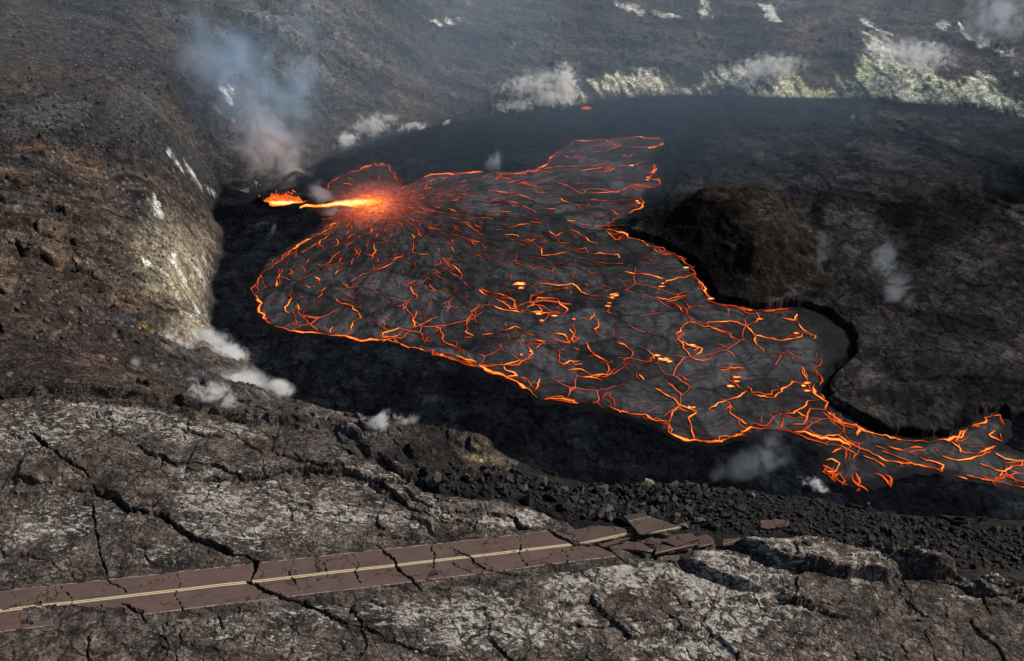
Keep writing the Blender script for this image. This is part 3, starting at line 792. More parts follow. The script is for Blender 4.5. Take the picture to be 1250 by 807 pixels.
along = (LX - pe[0]) * hx[0] + (LY - pe[1]) * hx[1]; across = -(LX - pe[0]) * hx[1] + (LY - pe[1]) * hx[0]
glow = 1.5 * np.exp(-(np.hypot(LX - VENT[0] + 5, (LY - VENT[1]) * 0.75) / 11.0) ** 2) + 0.2 * np.exp(-(vr / 24.0) ** 2)
bay = at_z(1010, 425, 0)
blackb = sdf(LX, LY, W([(968, 378), (1000, 378), (1045, 400), (1048, 425), (1020, 448), (1005, 458), (1002, 440), (996, 410)], 0))
darkbay = np.maximum(sstep(-4, 3, blackb), sstep(3.2, 0.6, lsd) * 1.25)
lco = [np.stack([LX, LY, 0.12 * fbm(LX / 8, LY / 8, 3, seed=143)], 1)]
lat = {'flow_a': [flow_a], 'flow_r': [flow_r], 'glow': [glow], 'dark': [darkbay], 'molten_heat': [np.zeros(len(LX))]}
lfaces = [lq]; lmid = [np.zeros(len(lq), int)]
lbase = len(LX)

zE = lambda pts: [(300 + x / 3.361, 160 + y / 3.361) for x, y in pts]
zF = lambda pts: [(560 + x / 3.361, 140 + y / 3.361) for x, y in pts]
zG = lambda pts: [(400 + x / 2.976, 330 + y / 2.976) for x, y in pts]
zH = lambda pts: [(800 + x / 2.602, 330 + y / 2.602) for x, y in pts]


def S(t):
    out = []
    for part in t.split(';'):
        v = [float(q) for q in part.replace(',', ' ').split()]
        if len(v) >= 4: out.append(list(zip(v[0::2], v[1::2])))
    return out


RIMS = []; LINES = []
RIMS += [zE(p) for p in S("340 240 345 215 380 190 430 168 465 165 480 150 520 137 560 133 585 145 605 165 620 185 628 215; 640 235 700 210 760 180 830 175 870 180 910 170 975 160; 1035 200 1045 180 1100 175 1150 165 1200 160; 390 360 330 410 270 440 220 465 170 500 120 545 80 570 50 600 30 640 35 690 50 730 75 775 100 800")]
_n = len(LINES); LINES += [zE(p) for p in S("""385 375 340 430 280 470 230 500; 215 470 160 520 110 560; 310 445 305 470 320 480; 370 445 380 465 360 475; 150 570 135 600 125 640; 180 570 195 580 175 590; 240 580 230 560 265 520;
330 550 355 520 385 495; 365 590 385 570; 285 600 305 625; 245 635 265 645; 185 665 180 700 160 725 180 750; 215 710 225 735; 195 740 205 775 215 795; 295 695 310 660 325 645; 430 620 470 595 515 580;
345 690 380 690 440 670 520 660 570 640 630 600 585 585; 540 570 590 550 640 515; 380 700 430 710 450 725 460 745 475 770 440 785 430 807; 670 640 680 660 690 690 665 705 650 740; 690 735 705 755 690 790 700 807;
720 805 780 770; 550 750 600 740; 910 805 915 770 940 740 965 715; 960 645 985 670 1000 690 1045 680 1100 700 1110 735 1125 750 1060 735 1000 710; 1125 750 1200 700; 985 665 1030 690; 990 620 1000 565; 1025 620 1025 640;
810 520 825 545 860 560 885 585 880 610 840 580; 860 625 865 650 885 660; 920 655 945 665; 1040 515 1045 545 1100 540 1035 550; 775 570 800 585; 980 430 980 490 1000 495 1040 480; 985 400 1030 405 1030 435;
1080 400 1120 385 1170 385; 1065 430 1115 430 1125 440; 1125 455 1170 455 1210 485; 930 435 930 455 960 455; 850 445 845 480 855 497; 685 425 690 460 685 500 700 505; 710 505 755 510; 525 460 535 490 515 530;
450 475 455 520; 1015 290 1045 280 1100 300 1130 320 1200 345; 1115 265 1150 280 1200 295; 1145 215 1200 230; 880 375 930 400 960 415; 715 375 770 405; 545 185 550 205; 400 215 440 225; 400 270 450 262; 420 195 450 205""")]
S_E = {id(q) for q in LINES[_n:]}
RIMS += [zF(p) for p in S("""0 245 50 238 100 228; 155 270 165 240 215 243 280 235 330 235 350 210 370 190 400 160 450 130 475 110 530 108 590 112 650 102 700 95 740 92 790 90 830 95 843 110 830 130 790 138 720 135 650 130 615 115;
750 215 760 235 800 240 810 215 800 205 815 225 790 250 775 265 830 270 825 290 805 300 770 300 720 290; 745 345 770 365 750 385 710 400 680 412 640 430 605 455 560 462; 605 470 650 480 690 490 740 515 780 540 830 560 880 575 920 600 950 625 970 650 990 680 1010 710 1020 750 1050 775 1100 785 1200 800""")]
_n = len(LINES); LINES += [zF(p) for p in S("""540 125 560 130 620 125; 550 155 610 150 650 135; 430 170 470 178 510 178; 670 165 690 175 715 168; 345 225 400 215 470 213 540 208 600 203; 500 232 550 225 590 215 640 210 700 213 740 200 770 195;
560 238 620 232 640 215; 750 320 700 300 650 320 580 305 520 310 510 325 450 295 400 280 330 270; 510 325 580 322 650 320; 700 285 760 290; 540 353 610 355 680 350; 580 383 620 390 660 415; 700 505 650 515 610 480;
440 433 480 438; 495 450 550 455; 370 480 400 500 450 475 490 485 530 515 570 530; 340 580 400 575 460 560 520 548 535 570 600 573 655 575 658 590; 570 608 620 612 675 613; 200 465 250 452 290 450; 190 492 240 495 245 505;
250 515 300 525 345 550 340 580; 355 388 400 388; 395 350 420 345 430 355 460 360; 135 355 165 345 200 355 260 370 320 405; 115 315 200 322 250 330 320 360; 245 280 290 290 320 295; 310 315 370 322;
890 580 940 600 970 625 940 640; 970 655 900 670 840 695; 680 645 730 655 790 660 840 675; 760 715 810 740 860 765 940 740; 860 765 930 805; 325 695 380 705 440 695 475 720 520 740 580 745 640 750; 0 720 40 725;
90 715 130 735 110 755 160 760 230 770 235 800; 325 745 340 780 300 805; 350 765 400 755 410 775 440 790; 345 215 335 235 390 240; 800 550 840 575 890 570""")]
S_F = {id(q) for q in LINES[_n:]}
RIMS += [zG(p) for p in S("""0 235 60 240 110 255 160 265 200 275 260 292 320 300 380 315 430 335 480 350 540 370; 550 345 600 375 640 385 680 410 720 430 760 465; 790 470 840 468 910 485; 960 485 1010 465 1030 500 1060 520 1120 525 1180 540 1240 560 1250 590;
-260 215 -225 220 -180 235 -120 238 -60 236 0 238""")]
_n = len(LINES); LINES += [zG(p) for p in S("""30 105 45 120 90 130 115 160 120 175 90 190 85 220 70 240; 80 45 120 20 155 10; 300 60 310 85 320 105; 295 115 275 145; 325 150 310 185 320 205 250 240 200 245 200 230 265 210; 320 205 400 170;
200 260 240 245 255 260; 390 205 420 235 420 260 490 290 495 300; 425 300 480 315 540 335; 555 125 520 165 505 195 500 225 530 240; 550 70 580 95 640 120 700 155 640 145 585 125; 555 70 600 85 650 95 680 115 690 145;
700 155 750 125 765 100 835 105 845 125 870 140 865 155 830 158 770 155 765 130; 610 228 650 218 680 205 720 230 755 240; 560 235 600 232; 740 260 725 275 740 295 745 305 720 325 680 335 640 345 600 350 555 345;
720 260 760 255 790 260 755 285; 640 350 670 370 690 385 650 390; 620 370 580 380; 700 390 730 400; 770 395 765 420 750 445; 810 245 830 230 860 235 880 265 820 250; 880 215 895 235 890 265; 970 155 950 185;
980 180 985 205 970 215 985 245; 940 260 955 295 990 320 1020 350 1010 380; 850 345 880 330 915 330; 870 365 920 360 960 385 1010 380 1050 370 1080 345 1105 350 1075 325 1110 300 1075 270 1050 262; 900 385 960 390 1000 405;
990 430 1010 435; 765 48 830 55 890 50 920 80 970 95 1040 98; 1130 380 1150 400; 1190 430 1230 455 1250 470; 1160 290 1185 325; 440 5 485 15 465 45 470 70 485 78; 585 10 580 35; 1080 5 1140 18 1190 20 1240 45; 10 230 20 205; 380 310 385 290""")]
S_G = {id(q) for q in LINES[_n:]}
RIMS += [zH(p) for p in S("""155 95 200 110 260 120 320 130 380 130 435 120; 515 265 510 300 500 310 515 325 510 395 550 420; 545 450 590 485 640 495 700 520 760 535 830 540 890 540 930 540 960 530 990 505; 1000 495 1040 465 1100 460 1100 490; 990 660 1040 665 1100 675 1171 690 1260 700;
0 470 45 485; 40 515 65 530 100 540 150 545 210 545 265 540 270 520 300 500 340 505 400 500 430 510 475 515 530 535 580 540 620 560; 790 615 860 628 915 640""")]
_n = len(LINES); LINES += [zH(p) for p in S("""0 85 40 95 100 80; 40 95 80 120 105 150 110 165 80 185 70 215 90 250 130 285 170 285 195 260 200 235 240 250; 85 225 110 240 150 250 130 270; 110 165 160 170 200 190 240 205 240 215; 160 170 210 165 260 165 290 180 310 200 325 240 350 265 410 265 445 295;
315 205 350 215 400 225 450 215 470 200; 290 180 320 165 330 150 320 135; 400 150 440 160 450 140; 450 165 470 190 510 210 500 220; 465 310 480 345 490 375 510 395; 230 345 270 375 290 385 330 400 380 405 400 380 435 355 470 365 490 380;
205 320 240 310 280 312; 290 385 260 405 210 420 170 445 190 450; 215 450 240 430 238 455 260 470 290 490; 0 375 40 400 70 425 95 435 130 450 105 470 115 500 125 540; 45 485 55 450 75 430; 45 490 40 515;
400 500 405 455 440 455 460 440 485 415 530 410 550 420 540 445 490 440 480 475 470 490 430 490; 450 450 480 470; 490 510 530 530 580 525 600 505 590 485 545 450; 600 485 640 495 650 510 640 525; 650 510 700 520;
990 505 950 545; 580 525 620 550 680 575 730 605 790 615 810 610 760 590 720 575; 660 590 700 605 730 625; 810 615 860 625 910 640 915 620 860 605 830 590 800 580 860 570; 590 560 620 575 640 585 625 600; 560 580 590 565;
540 605 560 600 585 615 570 640 545 640 575 660 565 625; 625 635 645 640 655 670 635 660; 640 545 600 545; 910 590 960 605 1000 600 1060 580 1080 560 1020 585 980 580 960 560 940 545; 970 580 965 555; 1015 500 1030 495;
1080 510 1060 525 1100 545 1095 520; 1080 580 1110 600 1160 605 1165 620 1130 625 1110 640 1060 625 1030 615; 1095 660 1100 640; 1040 655 1080 675; 890 565 905 585; 960 655 990 665; 1160 605 1250 620; 740 560 790 575 850 565; 700 560 740 575""")]
S_H = {id(q) for q in LINES[_n:]}
SPOTS = [zG([p])[0] for p in [(775, 158), (835, 155), (775, 190), (900, 185), (690, 48), (1042, 92), (1215, 328), (430, 300), (1015, 125), (225, 278), (705, 325), (740, 295)]] + \
        [zF([p])[0] for p in [(835, 703), (640, 740), (605, 780), (1015, 760), (945, 635), (780, 265), (805, 300), (790, 138), (700, 213), (745, 360)]] + \
        [zH([p])[0] for p in [(140, 240), (330, 150), (455, 215), (435, 120), (25, 287), (250, 355), (125, 450), (490, 375), (340, 503)]] + [zE([p])[0] for p in [(618, 180), (350, 225), (1095, 178)]]


# the three overlapping close-ups were traced twice along their seams: keep each crack once
_own = []
for pl in LINES:
    m = np.mean(pl, 0)
    src = [q for q in (S_E, S_F, S_G, S_H) if id(pl) in q]
    k = 'EFGH'[(S_E, S_F, S_G, S_H).index(src[0])]
    want = 'H' if (m[0] > 806 and m[1] > 352) else 'G' if (m[1] > 350 and m[0] > 400) else 'F' if m[0] > 585 else 'E'
    if k == want: _own.append(pl)
LINES = _own


def jag(pl, step, amp):
    pts = [np.array(p[:2]) for p in pl]; out = [pts[0]]
    for a, b in zip(pts[:-1], pts[1:]):
        L = np.hypot(*(b - a)); k = max(1, int(L / step)); nrm = np.array([-(b - a)[1], (b - a)[0]]) / (L + 1e-6)
        off = 0.0
        for i in range(1, k + 1):
            t = i / k
            off = 0.45 * off + random.gauss(0, amp)
            out.append(a + (b - a) * t + nrm * off * (1 - t if i == k else 1))
    return np.array(out)


def ribbon(pts, width, heat, gap=0.25, edge=0.08, rough=1.0):
    """a glowing crack: strip of five points across, hot in the middle, dull red at the lips"""
    global lbase
    k = len(pts)
    if k < 2: return
    d = np.gradient(pts, axis=0); d /= (np.hypot(d[:, 0], d[:, 1])[:, None] + 1e-6)
    nv = np.stack([-d[:, 1], d[:, 0]], 1)
    s = np.arange(k) * 1.0; ph = random.random() * 500
    wv = gn(s * 0.21 + ph, np.full(k, ph)) ; wh = gn(s * 0.11 + ph, np.full(k, ph + 40)); wk = gn(s * 0.5 + ph, np.full(k, ph + 90))
    wd = width * 0.66 * np.clip(0.9 + 0.7 * rough * wv + 0.6 * rough * wk, 0.25, 2.4) * np.where(wh < -gap - 0.35, 0.3, 1.0)
    tip = np.minimum(np.arange(k), np.arange(k)[::-1]); wd *= np.clip((tip + 0.6) / 2.0, 0, 1)
    hv = np.clip(heat * (0.85 + 0.6 * wv + 0.5 * wh), 0.15, 1.15)
    rows = []; hs = []
    for f_, e_ in ((-1.5, edge), (-0.5, 0.75), (0, 1.0), (0.5, 0.75), (1.5, edge)):
        rows.append(np.concatenate([pts + nv * (wd * f_)[:, None] * np.array([1.0, 1.35]), np.full((k, 1), 0.22)], 1)); hs.append(hv * e_)
    co = np.stack(rows, 1).reshape(-1, 3); hh = np.stack(hs, 1).ravel()
    i = lbase + np.arange(k * 5).reshape(k, 5)
    q = np.stack([i[:-1, :-1], i[:-1, 1:], i[1:, 1:], i[1:, :-1]], -1).reshape(-1, 4)
    lco.append(co); lfaces.append(q); lmid.append(np.ones(len(q), int))
    for nm in ('flow_a', 'flow_r', 'glow', 'dark'): lat[nm].append(np.zeros(len(co)))
    lat['molten_heat'].append(hh); lbase += len(co)


def pool(cx, cy, rx, ry, heat, seg=14):
    global lbase
    a = np.linspace(0, 2 * np.pi, seg, endpoint=False)
    jit = 0.65 + 0.6 * RNG.random(seg)
    ring = np.stack([cx + rx * np.cos(a) * jit, cy + ry * np.sin(a) * jit, np.full(seg, 0.26)], 1)
    mid = np.stack([cx + 0.55 * rx * np.cos(a) * jit, cy + 0.55 * ry * np.sin(a) * jit, np.full(seg, 0.26)], 1)
    co = np.concatenate([ring, mid, [[cx, cy, 0.26]]])
    i = lbase; q = []
    for j in range(seg):
        n_ = (j + 1) % seg
        q.append((i + j, i + n_, i + seg + n_, i + seg + j))
        if j % 2 == 0: q.append((i + seg + j, i + seg + n_, i + seg + (j + 2) % seg, i + 2 * seg))
    lco.append(co); lfaces.append(np.array(q)); lmid.append(np.ones(len(q), int))
    for nm in ('flow_a', 'flow_r', 'glow', 'dark'): lat[nm].append(np.zeros(len(co)))
    lat['molten_heat'].append(np.concatenate([np.full(seg, heat * 0.45), np.full(seg, heat), [heat * 1.1]])); lbase += len(co)


def inset(a, m_=0.9):
    a = np.array(a)
    for _ in range(3):
        d0 = lake_sdf(a[:, 0], a[:, 1]); gx_ = lake_sdf(a[:, 0] + .4, a[:, 1]) - d0; gy_ = lake_sdf(a[:, 0], a[:, 1] + .4) - d0
        gl_ = np.hypot(gx_, gy_) + 1e-6; mv = np.clip(m_ - d0, 0, 6)
        a[:, 0] += gx_ / gl_ * mv; a[:, 1] += gy_ / gl_ * mv
    return a + RNG.normal(size=a.shape) * 0.22


def lw(px, py): return at_z(px, py, 0)[:2]


for pl in RIMS:
    w = [lw(*p) for p in pl]
    fadef = 0.8 if np.mean([p[1] for p in pl]) < 300 else 1.0
    ribbon(inset(jag(jag(w, 2.6, 0.6), 1.0, 0.15)), 0.42, 0.95 * fadef, -0.36, rough=1.7)
    for rep in range(2):          # broken second and third strands along the rim
        a = jag([np.array(p) + np.array([random.gauss(0, 1.2), random.gauss(0, 2.0)]) for p in w], 1.6, 0.8); a = inset(a, 0.6)
        k0 = 0
        while k0 < len(a) - 3:
            L = random.randint(3, 12)
            if random.random() < 0.42: ribbon(a[k0:k0 + L], random.uniform(0.2, 0.4), random.uniform(0.4, 0.8) * fadef)
            k0 += L
for pl in LINES:
    w = [lw(*p) for p in pl]
    m = np.mean(pl, 0); hot = random.uniform(0.85, 1.1) if m[1] > 330 else 0.78
    ribbon(jag(jag(w, 2.0, 0.45), 0.8, 0.16), (0.33 if m[1] > 330 else 0.25) * random.uniform(0.85, 1.1), hot * random.uniform(0.85, 1.1), 0.2)
    if random.random() < 0.3:
        a = jag([np.array(p) + np.array([random.gauss(0, 0.9), random.gauss(0, 1.4)]) for p in w], 1.6, 0.6)
        k0 = random.randint(0, max(0, len(a) // 2)); ribbon(a[k0:k0 + random.randint(4, 12)], 0.3, hot * 0.7)
# streaks that radiate from the inlet
vx, vy = VENT[0], VENT[1]
for i in range(560):
    a = random.uniform(-math.pi * 0.93, math.pi * 0.42); r = 8 + 85 * random.random() ** 1.6
    a2 = a + random.gauss(0, 0.1) + 0.25 * math.sin(r / 40)
    x = vx + r * math.cos(a2) * 1.15; y = vy + r * math.sin(a2)
    if sdf(np.array([x]), np.array([y]), LAKE)[0] < 2: continue
    L = random.uniform(1.8, 5.5) * (0.6 + r / 70)
    turn = random.gauss(0, 0.35) + (random.choice((-1, 1)) * 0.9 if r > 45 and random.random() < 0.35 else 0)
    dx, dy = math.cos(a2 + turn), math.sin(a2 + turn)
    ribbon(jag([(x, y), (x + dx * L, y + dy * L)], 0.9, 0.18), random.uniform(0.18, 0.3) * (1 if r < 50 else 0.85), random.uniform(0.5, 0.8) * max(0.5, 1.05 - r / 160))
# short broken dashes that ride the skin everywhere, set across the flow
for i in range(70):
    x, y = lw(random.uniform(330, 860), random.uniform(195, 480))
    if sdf(np.array([x]), np.array([y]), LAKE)[0] < 4: continue
    aa = math.atan2(y - vy, x - vx) + random.choice((0, 0, 1.57, -1.2, 0.9)) + random.gauss(0, .25); L = random.uniform(1.5, 8) * random.random() ** 0.5
    ribbon(jag([(x, y), (x + math.cos(aa) * L, y + math.sin(aa) * L), (x + math.cos(aa + .5) * L * 1.5, y + math.sin(aa + .5) * L * 1.5)], 0.9, 0.3), random.uniform(0.2, 0.3), random.uniform(0.5, 0.75))
for px, py in SPOTS:
    c = lw(px, py)
    if lake_sdf([c[0]], [c[1]])[0] < 2.5: continue
    for k in range(random.randint(1, 3)):
        pool(c[0] + random.gauss(0, 1.2), c[1] + random.gauss(0, 1.5), random.uniform(0.5, 1.6), random.uniform(0.4, 0.9), random.uniform(0.85, 1.15))
pool(*lw(634, 347), 2.2, 1.3, 1.15)
for px, py in [(1007, 568), (1013, 573), (1020, 577), (1043, 576), (1047, 584), (1072, 581), (1085, 579)]:
    c = lw(px, py)
    for k in range(1 if px > 1050 else 2):
        ribbon(jag([(c[0] + random.gauss(0, 1), c[1] + random.gauss(0, 1)), (c[0] + random.gauss(0, 1.5), c[1] - 2.5 + random.gauss(0, .5)), (c[0] + random.gauss(.6, 1.2), c[1] - 5.5)], 0.9, 0.2), random.uniform(.25, .5), random.uniform(.45, .85))
# incandescent inlet stream: a tongue that spreads and cools into the lake
tong = [(366, 254, 1.2), (374, 251, 1.6), (385, 252.5, 1.1), (396, 252, 1.5), (410, 249.5, 2.6), (425, 248.5, 3.6), (440, 247.5, 4.4), (452, 247, 5.2), (460, 247, 4.6), (468, 247, 2.4)]
th_ = [1.05, 1.15, 1.0, 1.15, 1.25, 1.25, 1.2, 1.08, 0.95, 0.85]
tp = np.array([lw(a, b) for a, b, _ in tong]); 
tt = np.linspace(0, len(tong) - 1, 90)
tx = np.interp(tt, range(len(tong)), tp[:, 0]); ty = np.interp(tt, range(len(tong)), tp[:, 1]); tw = np.interp(tt, range(len(tong)), [q[2] for q in tong]); tH = np.interp(tt, range(len(tong)), th_)
rows = []; hs = []
fr = np.linspace(-1, 1, 15)
for f_ in fr:
    edge_n = 0.8 + 0.45 * gn(tt * 1.7 + f_ * 3, np.full(90, 5.5))
    rows.append(np.stack([tx, ty + f_ * tw * 1.25 * edge_n, np.full(90, 0.30)], 1))
    hs.append(np.clip(tH * (1 - 0.45 * abs(f_) ** 2.2) + 0.16 * gn(tt * 2.2, np.full(90, f_ * 4.0)), 0.05, 1.3))
co = np.stack(rows, 1).reshape(-1, 3); i = lbase + np.arange(90 * 15).reshape(90, 15)
q = np.stack([i[:-1, :-1], i[:-1, 1:], i[1:, 1:], i[1:, :-1]], -1).reshape(-1, 4)
lco.append(co); lfaces.append(q); lmid.append(np.full(len(q), 1))
for nm in ('flow_a', 'flow_r', 'glow', 'dark'): lat[nm].append(np.zeros(len(co)))
lat['molten_heat'].append(np.stack(hs, 1).ravel()); lbase += len(co)


def lake_material():
    b = NB('lava_lake_skin')
    p = b.pos()
    fa = b.attr('flow_a').outputs['Fac']; fr_ = b.attr('flow_r').outputs['Fac']
    fv = b.node('ShaderNodeCombineXYZ', ins={0: fa, 1: fr_, 2: 0.0}).outputs[0]
    # plates of skin, each its own grey
    warp = b.node('ShaderNodeVectorMath', operation='MULTIPLY_ADD', ins={0: b.node('ShaderNodeTexNoise', ins={'Vector': p, 'Scale': 0.07, 'Detail': 2.5, 'Roughness': 0.45}).outputs[1], 1: (9, 9, 0), 2: p}).outputs[0]
    v = b.node('ShaderNodeTexVoronoi', ins={'Vector': warp, 'Scale': 0.055})
    ve = b.node('ShaderNodeTexVoronoi', feature='DISTANCE_TO_EDGE', ins={'Vector': warp, 'Scale': 0.055})
    rnd = b.node('ShaderNodeSeparateColor', ins={0: v.outputs['Color']}).outputs[0]
    folds = b.noise(fv, 1.1, 5, 0.6, 1.1)
    folds2 = b.noise(b.pos((0.16, 0.05, 0.1), 0.7), 1.0, 5, 0.62, 1.5)
    fine_ = b.noise(p, 0.45, 6, 0.65)
    lum = b.math('MULTIPLY', b.ramp(rnd, 0.0, 1.0, 0.6, 1.5), b.ramp(folds, 0.36, 0.62, 0.45, 1.2))
    lum = b.math('MULTIPLY', lum, b.ramp(folds2, 0.32, 0.62, 0.55, 1.2))
    lum = b.math('MULTIPLY', lum, b.ramp(fine_, 0.3, 0.7, 0.65, 1.35))
    fl = b.math('ABSOLUTE', b.math('SUBTRACT', b.noise(fv, 1.7, 4, 0.55, 0.8), 0.5))
    lum = b.math('MULTIPLY', lum, b.ramp(fl, 0.0, 0.035, 0.5, 1.0))
    lum = b.math('MULTIPLY', lum, b.ramp(ve.outputs['Distance'], 0.0, 0.07, 0.4, 1.0))
    lum = b.math('MULTIPLY', lum, b.math('SUBTRACT', 1.0, b.math('MULTIPLY', b.attr('dark').outputs['Fac'], 0.78)))
    col = b.mixc(1.0, (0.038, 0.037, 0.040), b.node('ShaderNodeCombineColor', ins={0: lum, 1: lum, 2: lum}).outputs[0], 'MULTIPLY')
    gl = b.attr('glow').outputs['Fac']
    st = b.noise(b.node('ShaderNodeCombineXYZ', ins={0: b.math('MULTIPLY', fa, 2.2), 1: b.math('MULTIPLY', fr_, 0.35), 2: 0.0}).outputs[0], 1.6, 4, 0.6)
    e = b.math('MULTIPLY', b.math('POWER', gl, 1.3), b.math('MULTIPLY', b.ramp(st, 0.34, 0.64, 0.28, 1.15), b.ramp(fine_, 0.3, 0.62, 0.45, 1.15)))
    seam = b.math('MULTIPLY', b.ramp(ve.outputs['Distance'], 0.011, 0.003), b.ramp(b.noise(p, 0.045, 4, 0.6), 0.48, 0.58))
    ve2 = b.node('ShaderNodeTexVoronoi', feature='DISTANCE_TO_EDGE', ins={'Vector': warp, 'Scale': 0.13})
    seam2 = b.math('MULTIPLY', b.ramp(ve2.outputs['Distance'], 0.017, 0.004), b.ramp(b.noise(p, 0.06, 4, 0.6), 0.56, 0.64))
    seam = b.math('MULTIPLY', b.math('MAXIMUM', seam, b.math('MULTIPLY', seam2, 0.7)), b.math('SUBTRACT', 1.0, b.math('MINIMUM', b.attr('dark').outputs['Fac'], 1.0)))
    seam = b.math('MULTIPLY', seam, b.ramp(b.node('ShaderNodeSeparateXYZ', ins={0: p}).outputs[1], 305.0, 365.0, 0.85, 0.12))
    e = b.math('MAXIMUM', e, seam)
    h = b.math('ADD', b.math('MULTIPLY', folds, 1.0), b.math('MULTIPLY', fine_, 0.6))
    return b.surface(col, 0.65, b.bump(h, 0.5, 0.8), 0.12, emit=b.mixc(b.ramp(gl, 0.7, 1.8), (0.85, 0.10, 0.022), (1.0, 0.22, 0.04)), estr=e)


def molten_material():
    b = NB('molten_lava')
    ht = b.attr('molten_heat').outputs['Fac']
    r = b.node('ShaderNodeValToRGB', ins={0: b.math('MULTIPLY', ht, 0.78)})
    el = r.color_ramp.elements
    el[0].position = 0.0; el[0].color = (0.03, 0.006, 0.004, 1)
    el[1].position = 1.0; el[1].color = (1.4, 0.92, 0.42, 1)
    for ps, c in ((0.18, (0.16, 0.016, 0.006)), (0.42, (0.62, 0.075, 0.014)), (0.66, (1.0, 0.22, 0.03)), (0.84, (1.2, 0.52, 0.09))):
        e = el.new(ps); e.color = (*c, 1)
    em = b.node('ShaderNodeEmission', ins={'Color': r.outputs[0], 'Strength': 1.35})
    b.l.new(em.outputs[0], b.out.inputs['Surface'])
    return b.m


SKIN, MOLTEN = lake_material(), molten_material()
lake = mesh_np('lava_lake', np.concatenate(lco), np.concatenate(lfaces), [SKIN, MOLTEN], True, [(k, np.concatenate(v)) for k, v in lat.items()], midx=np.concatenate(lmid))
lake['kind'] = 'structure'


# ------------------------------------------------------------------ helpers for things
def tag(o, label=None, cat=None, group=None, kind=None):
    if label: o['label'] = label
    if cat: o['category'] = cat
    if group: o['group'] = group
    if kind: o['kind'] = kind
    return o


def pydata(name, verts, faces, mat, parent=None, smooth=False, attrs=()):
    me = bpy.data.meshes.new(name); me.from_pydata([tuple(v) for v in verts], [], [tuple(f) for f in faces]); me.materials.append(mat)
    if smooth: me.polygons.foreach_set('use_smooth', [True] * len(me.polygons))
    for nm, arr in attrs:
        at = me.attributes.new(nm, 'FLOAT', 'POINT'); at.data.foreach_set('value', np.asarray(arr, np.float32))
    me.update()
    o = bpy.data.objects.new(name, me); COL.objects.link(o)
    if parent is not None: o.parent = parent
    return o


# ------------------------------------------------------------------ road and its broken slabs
def asphalt_material():
    b = NB('worn_red_asphalt')
    p = b.pos()
    u = b.attr('across').outputs['Fac']; s = b.attr('along').outputs['Fac']
    a = b.noise(p, 0.4, 5, 0.6); c = b.noise(p, 9.0, 3, 0.6)
    wear = b.noise(b.node('ShaderNodeCombineXYZ', ins={0: b.math('MULTIPLY', s, 0.15), 1: b.math('MULTIPLY', u, 1.6), 2: 0.0}).outputs[0], 1.0, 5, 0.6)
    col = b.mixc(b.ramp(a, 0.3, 0.7), (0.088, 0.057, 0.048), (0.112, 0.074, 0.063))
    col = b.mixc(b.ramp(wear, 0.45, 0.75, 0, 0.5), col, (0.062, 0.045, 0.040))
    col = b.mixc(b.ramp(c, 0.35, 0.7, 0, 0.35), col, (0.055, 0.040, 0.036))
    hair = b.node('ShaderNodeTexVoronoi', feature='DISTANCE_TO_EDGE', ins={'Vector': b.node('ShaderNodeVectorMath', operation='MULTIPLY_ADD', ins={0: b.node('ShaderNodeTexNoise', ins={'Vector': p, 'Scale': 0.5, 'Detail': 6.0}).outputs[1], 1: (4.5, 4.5, 0), 2: p}).outputs[0], 'Scale': 0.17})
    hk = b.math('MULTIPLY', b.ramp(hair.outputs['Distance'], 0.018, 0.005), b.ramp(b.noise(p, 0.12, 3), 0.36, 0.5))
    col = b.mixc(b.math('MULTIPLY', hk, 0.85), col, (0.014, 0.012, 0.012))
    chip = b.ramp(b.noise(p, 3.0, 5, 0.7), 0.30, 0.42)

    def line(c0, w):
        return b.ramp(b.math('ABSOLUTE', b.math('SUBTRACT', u, c0)), w, w * 0.7)
    yl = b.math('MULTIPLY', b.math('MAXIMUM', line(0.14, 0.11), line(-0.14, 0.11)), chip)
    wl = b.math('MULTIPLY', b.math('MAXIMUM', line(3.36, 0.085), line(-3.36, 0.085)), b.ramp(b.noise(p, 1.2, 5, 0.7), 0.36, 0.56, 0.1, 0.75))
    col = b.mixc(b.math('MULTIPLY', yl, 0.92), col, (0.50, 0.41, 0.27))
    col = b.mixc(wl, col, (0.34, 0.28, 0.25))
    dust = b.ramp(b.math('ADD', b.math('ABSOLUTE', u), b.math('MULTIPLY', b.noise(p, 0.8, 5, 0.65), 1.6)), 4.1, 4.7)
    col = b.mixc(b.math('MULTIPLY', dust, 0.85), col, (0.052, 0.043, 0.038))
    return b.surface(col, 0.9, b.bump(b.math('ADD', c, b.math('MULTIPLY', hk, -2.0)), 0.35, 0.05), 0.15)


ASPH = asphalt_material()
send = _rs[8] + 2
sg = np.arange(0, send, 0.13); vg = np.arange(-HALF, HALF + 0.01, 0.12)
SG, VG = np.meshgrid(sg, vg, indexing='ij'); rs_sh = SG.shape
rp = np.array(ROAD)
# centre line smoothed so the marking has no corners
fx_ = np.interp(sg, _rs, rp[:, 0]); fy_ = np.interp(sg, _rs, rp[:, 1])
ker = np.ones(121) / 121
fxp = np.concatenate([fx_[0] - (fx_[1:61] - fx_[0])[::-1], fx_, fx_[-1] + (fx_[-1] - fx_[-61:-1])[::-1]]); fyp = np.concatenate([fy_[0] - (fy_[1:61] - fy_[0])[::-1], fy_, fy_[-1] + (fy_[-1] - fy_[-61:-1])[::-1]])
fx_ = np.convolve(fxp, ker, 'valid'); fy_ = np.convolve(fyp, ker, 'valid')
tdx = np.gradient(fx_, sg); tdy = np.gradient(fy_, sg); tl = np.hypot(tdx, tdy); tdx /= tl; tdy /= tl
RX = (fx_[:, None] - tdy[:, None] * VG).ravel(); RY = (fy_[:, None] + tdx[:, None] * VG).ravel()
rcd = crack_depth(RX, RY)
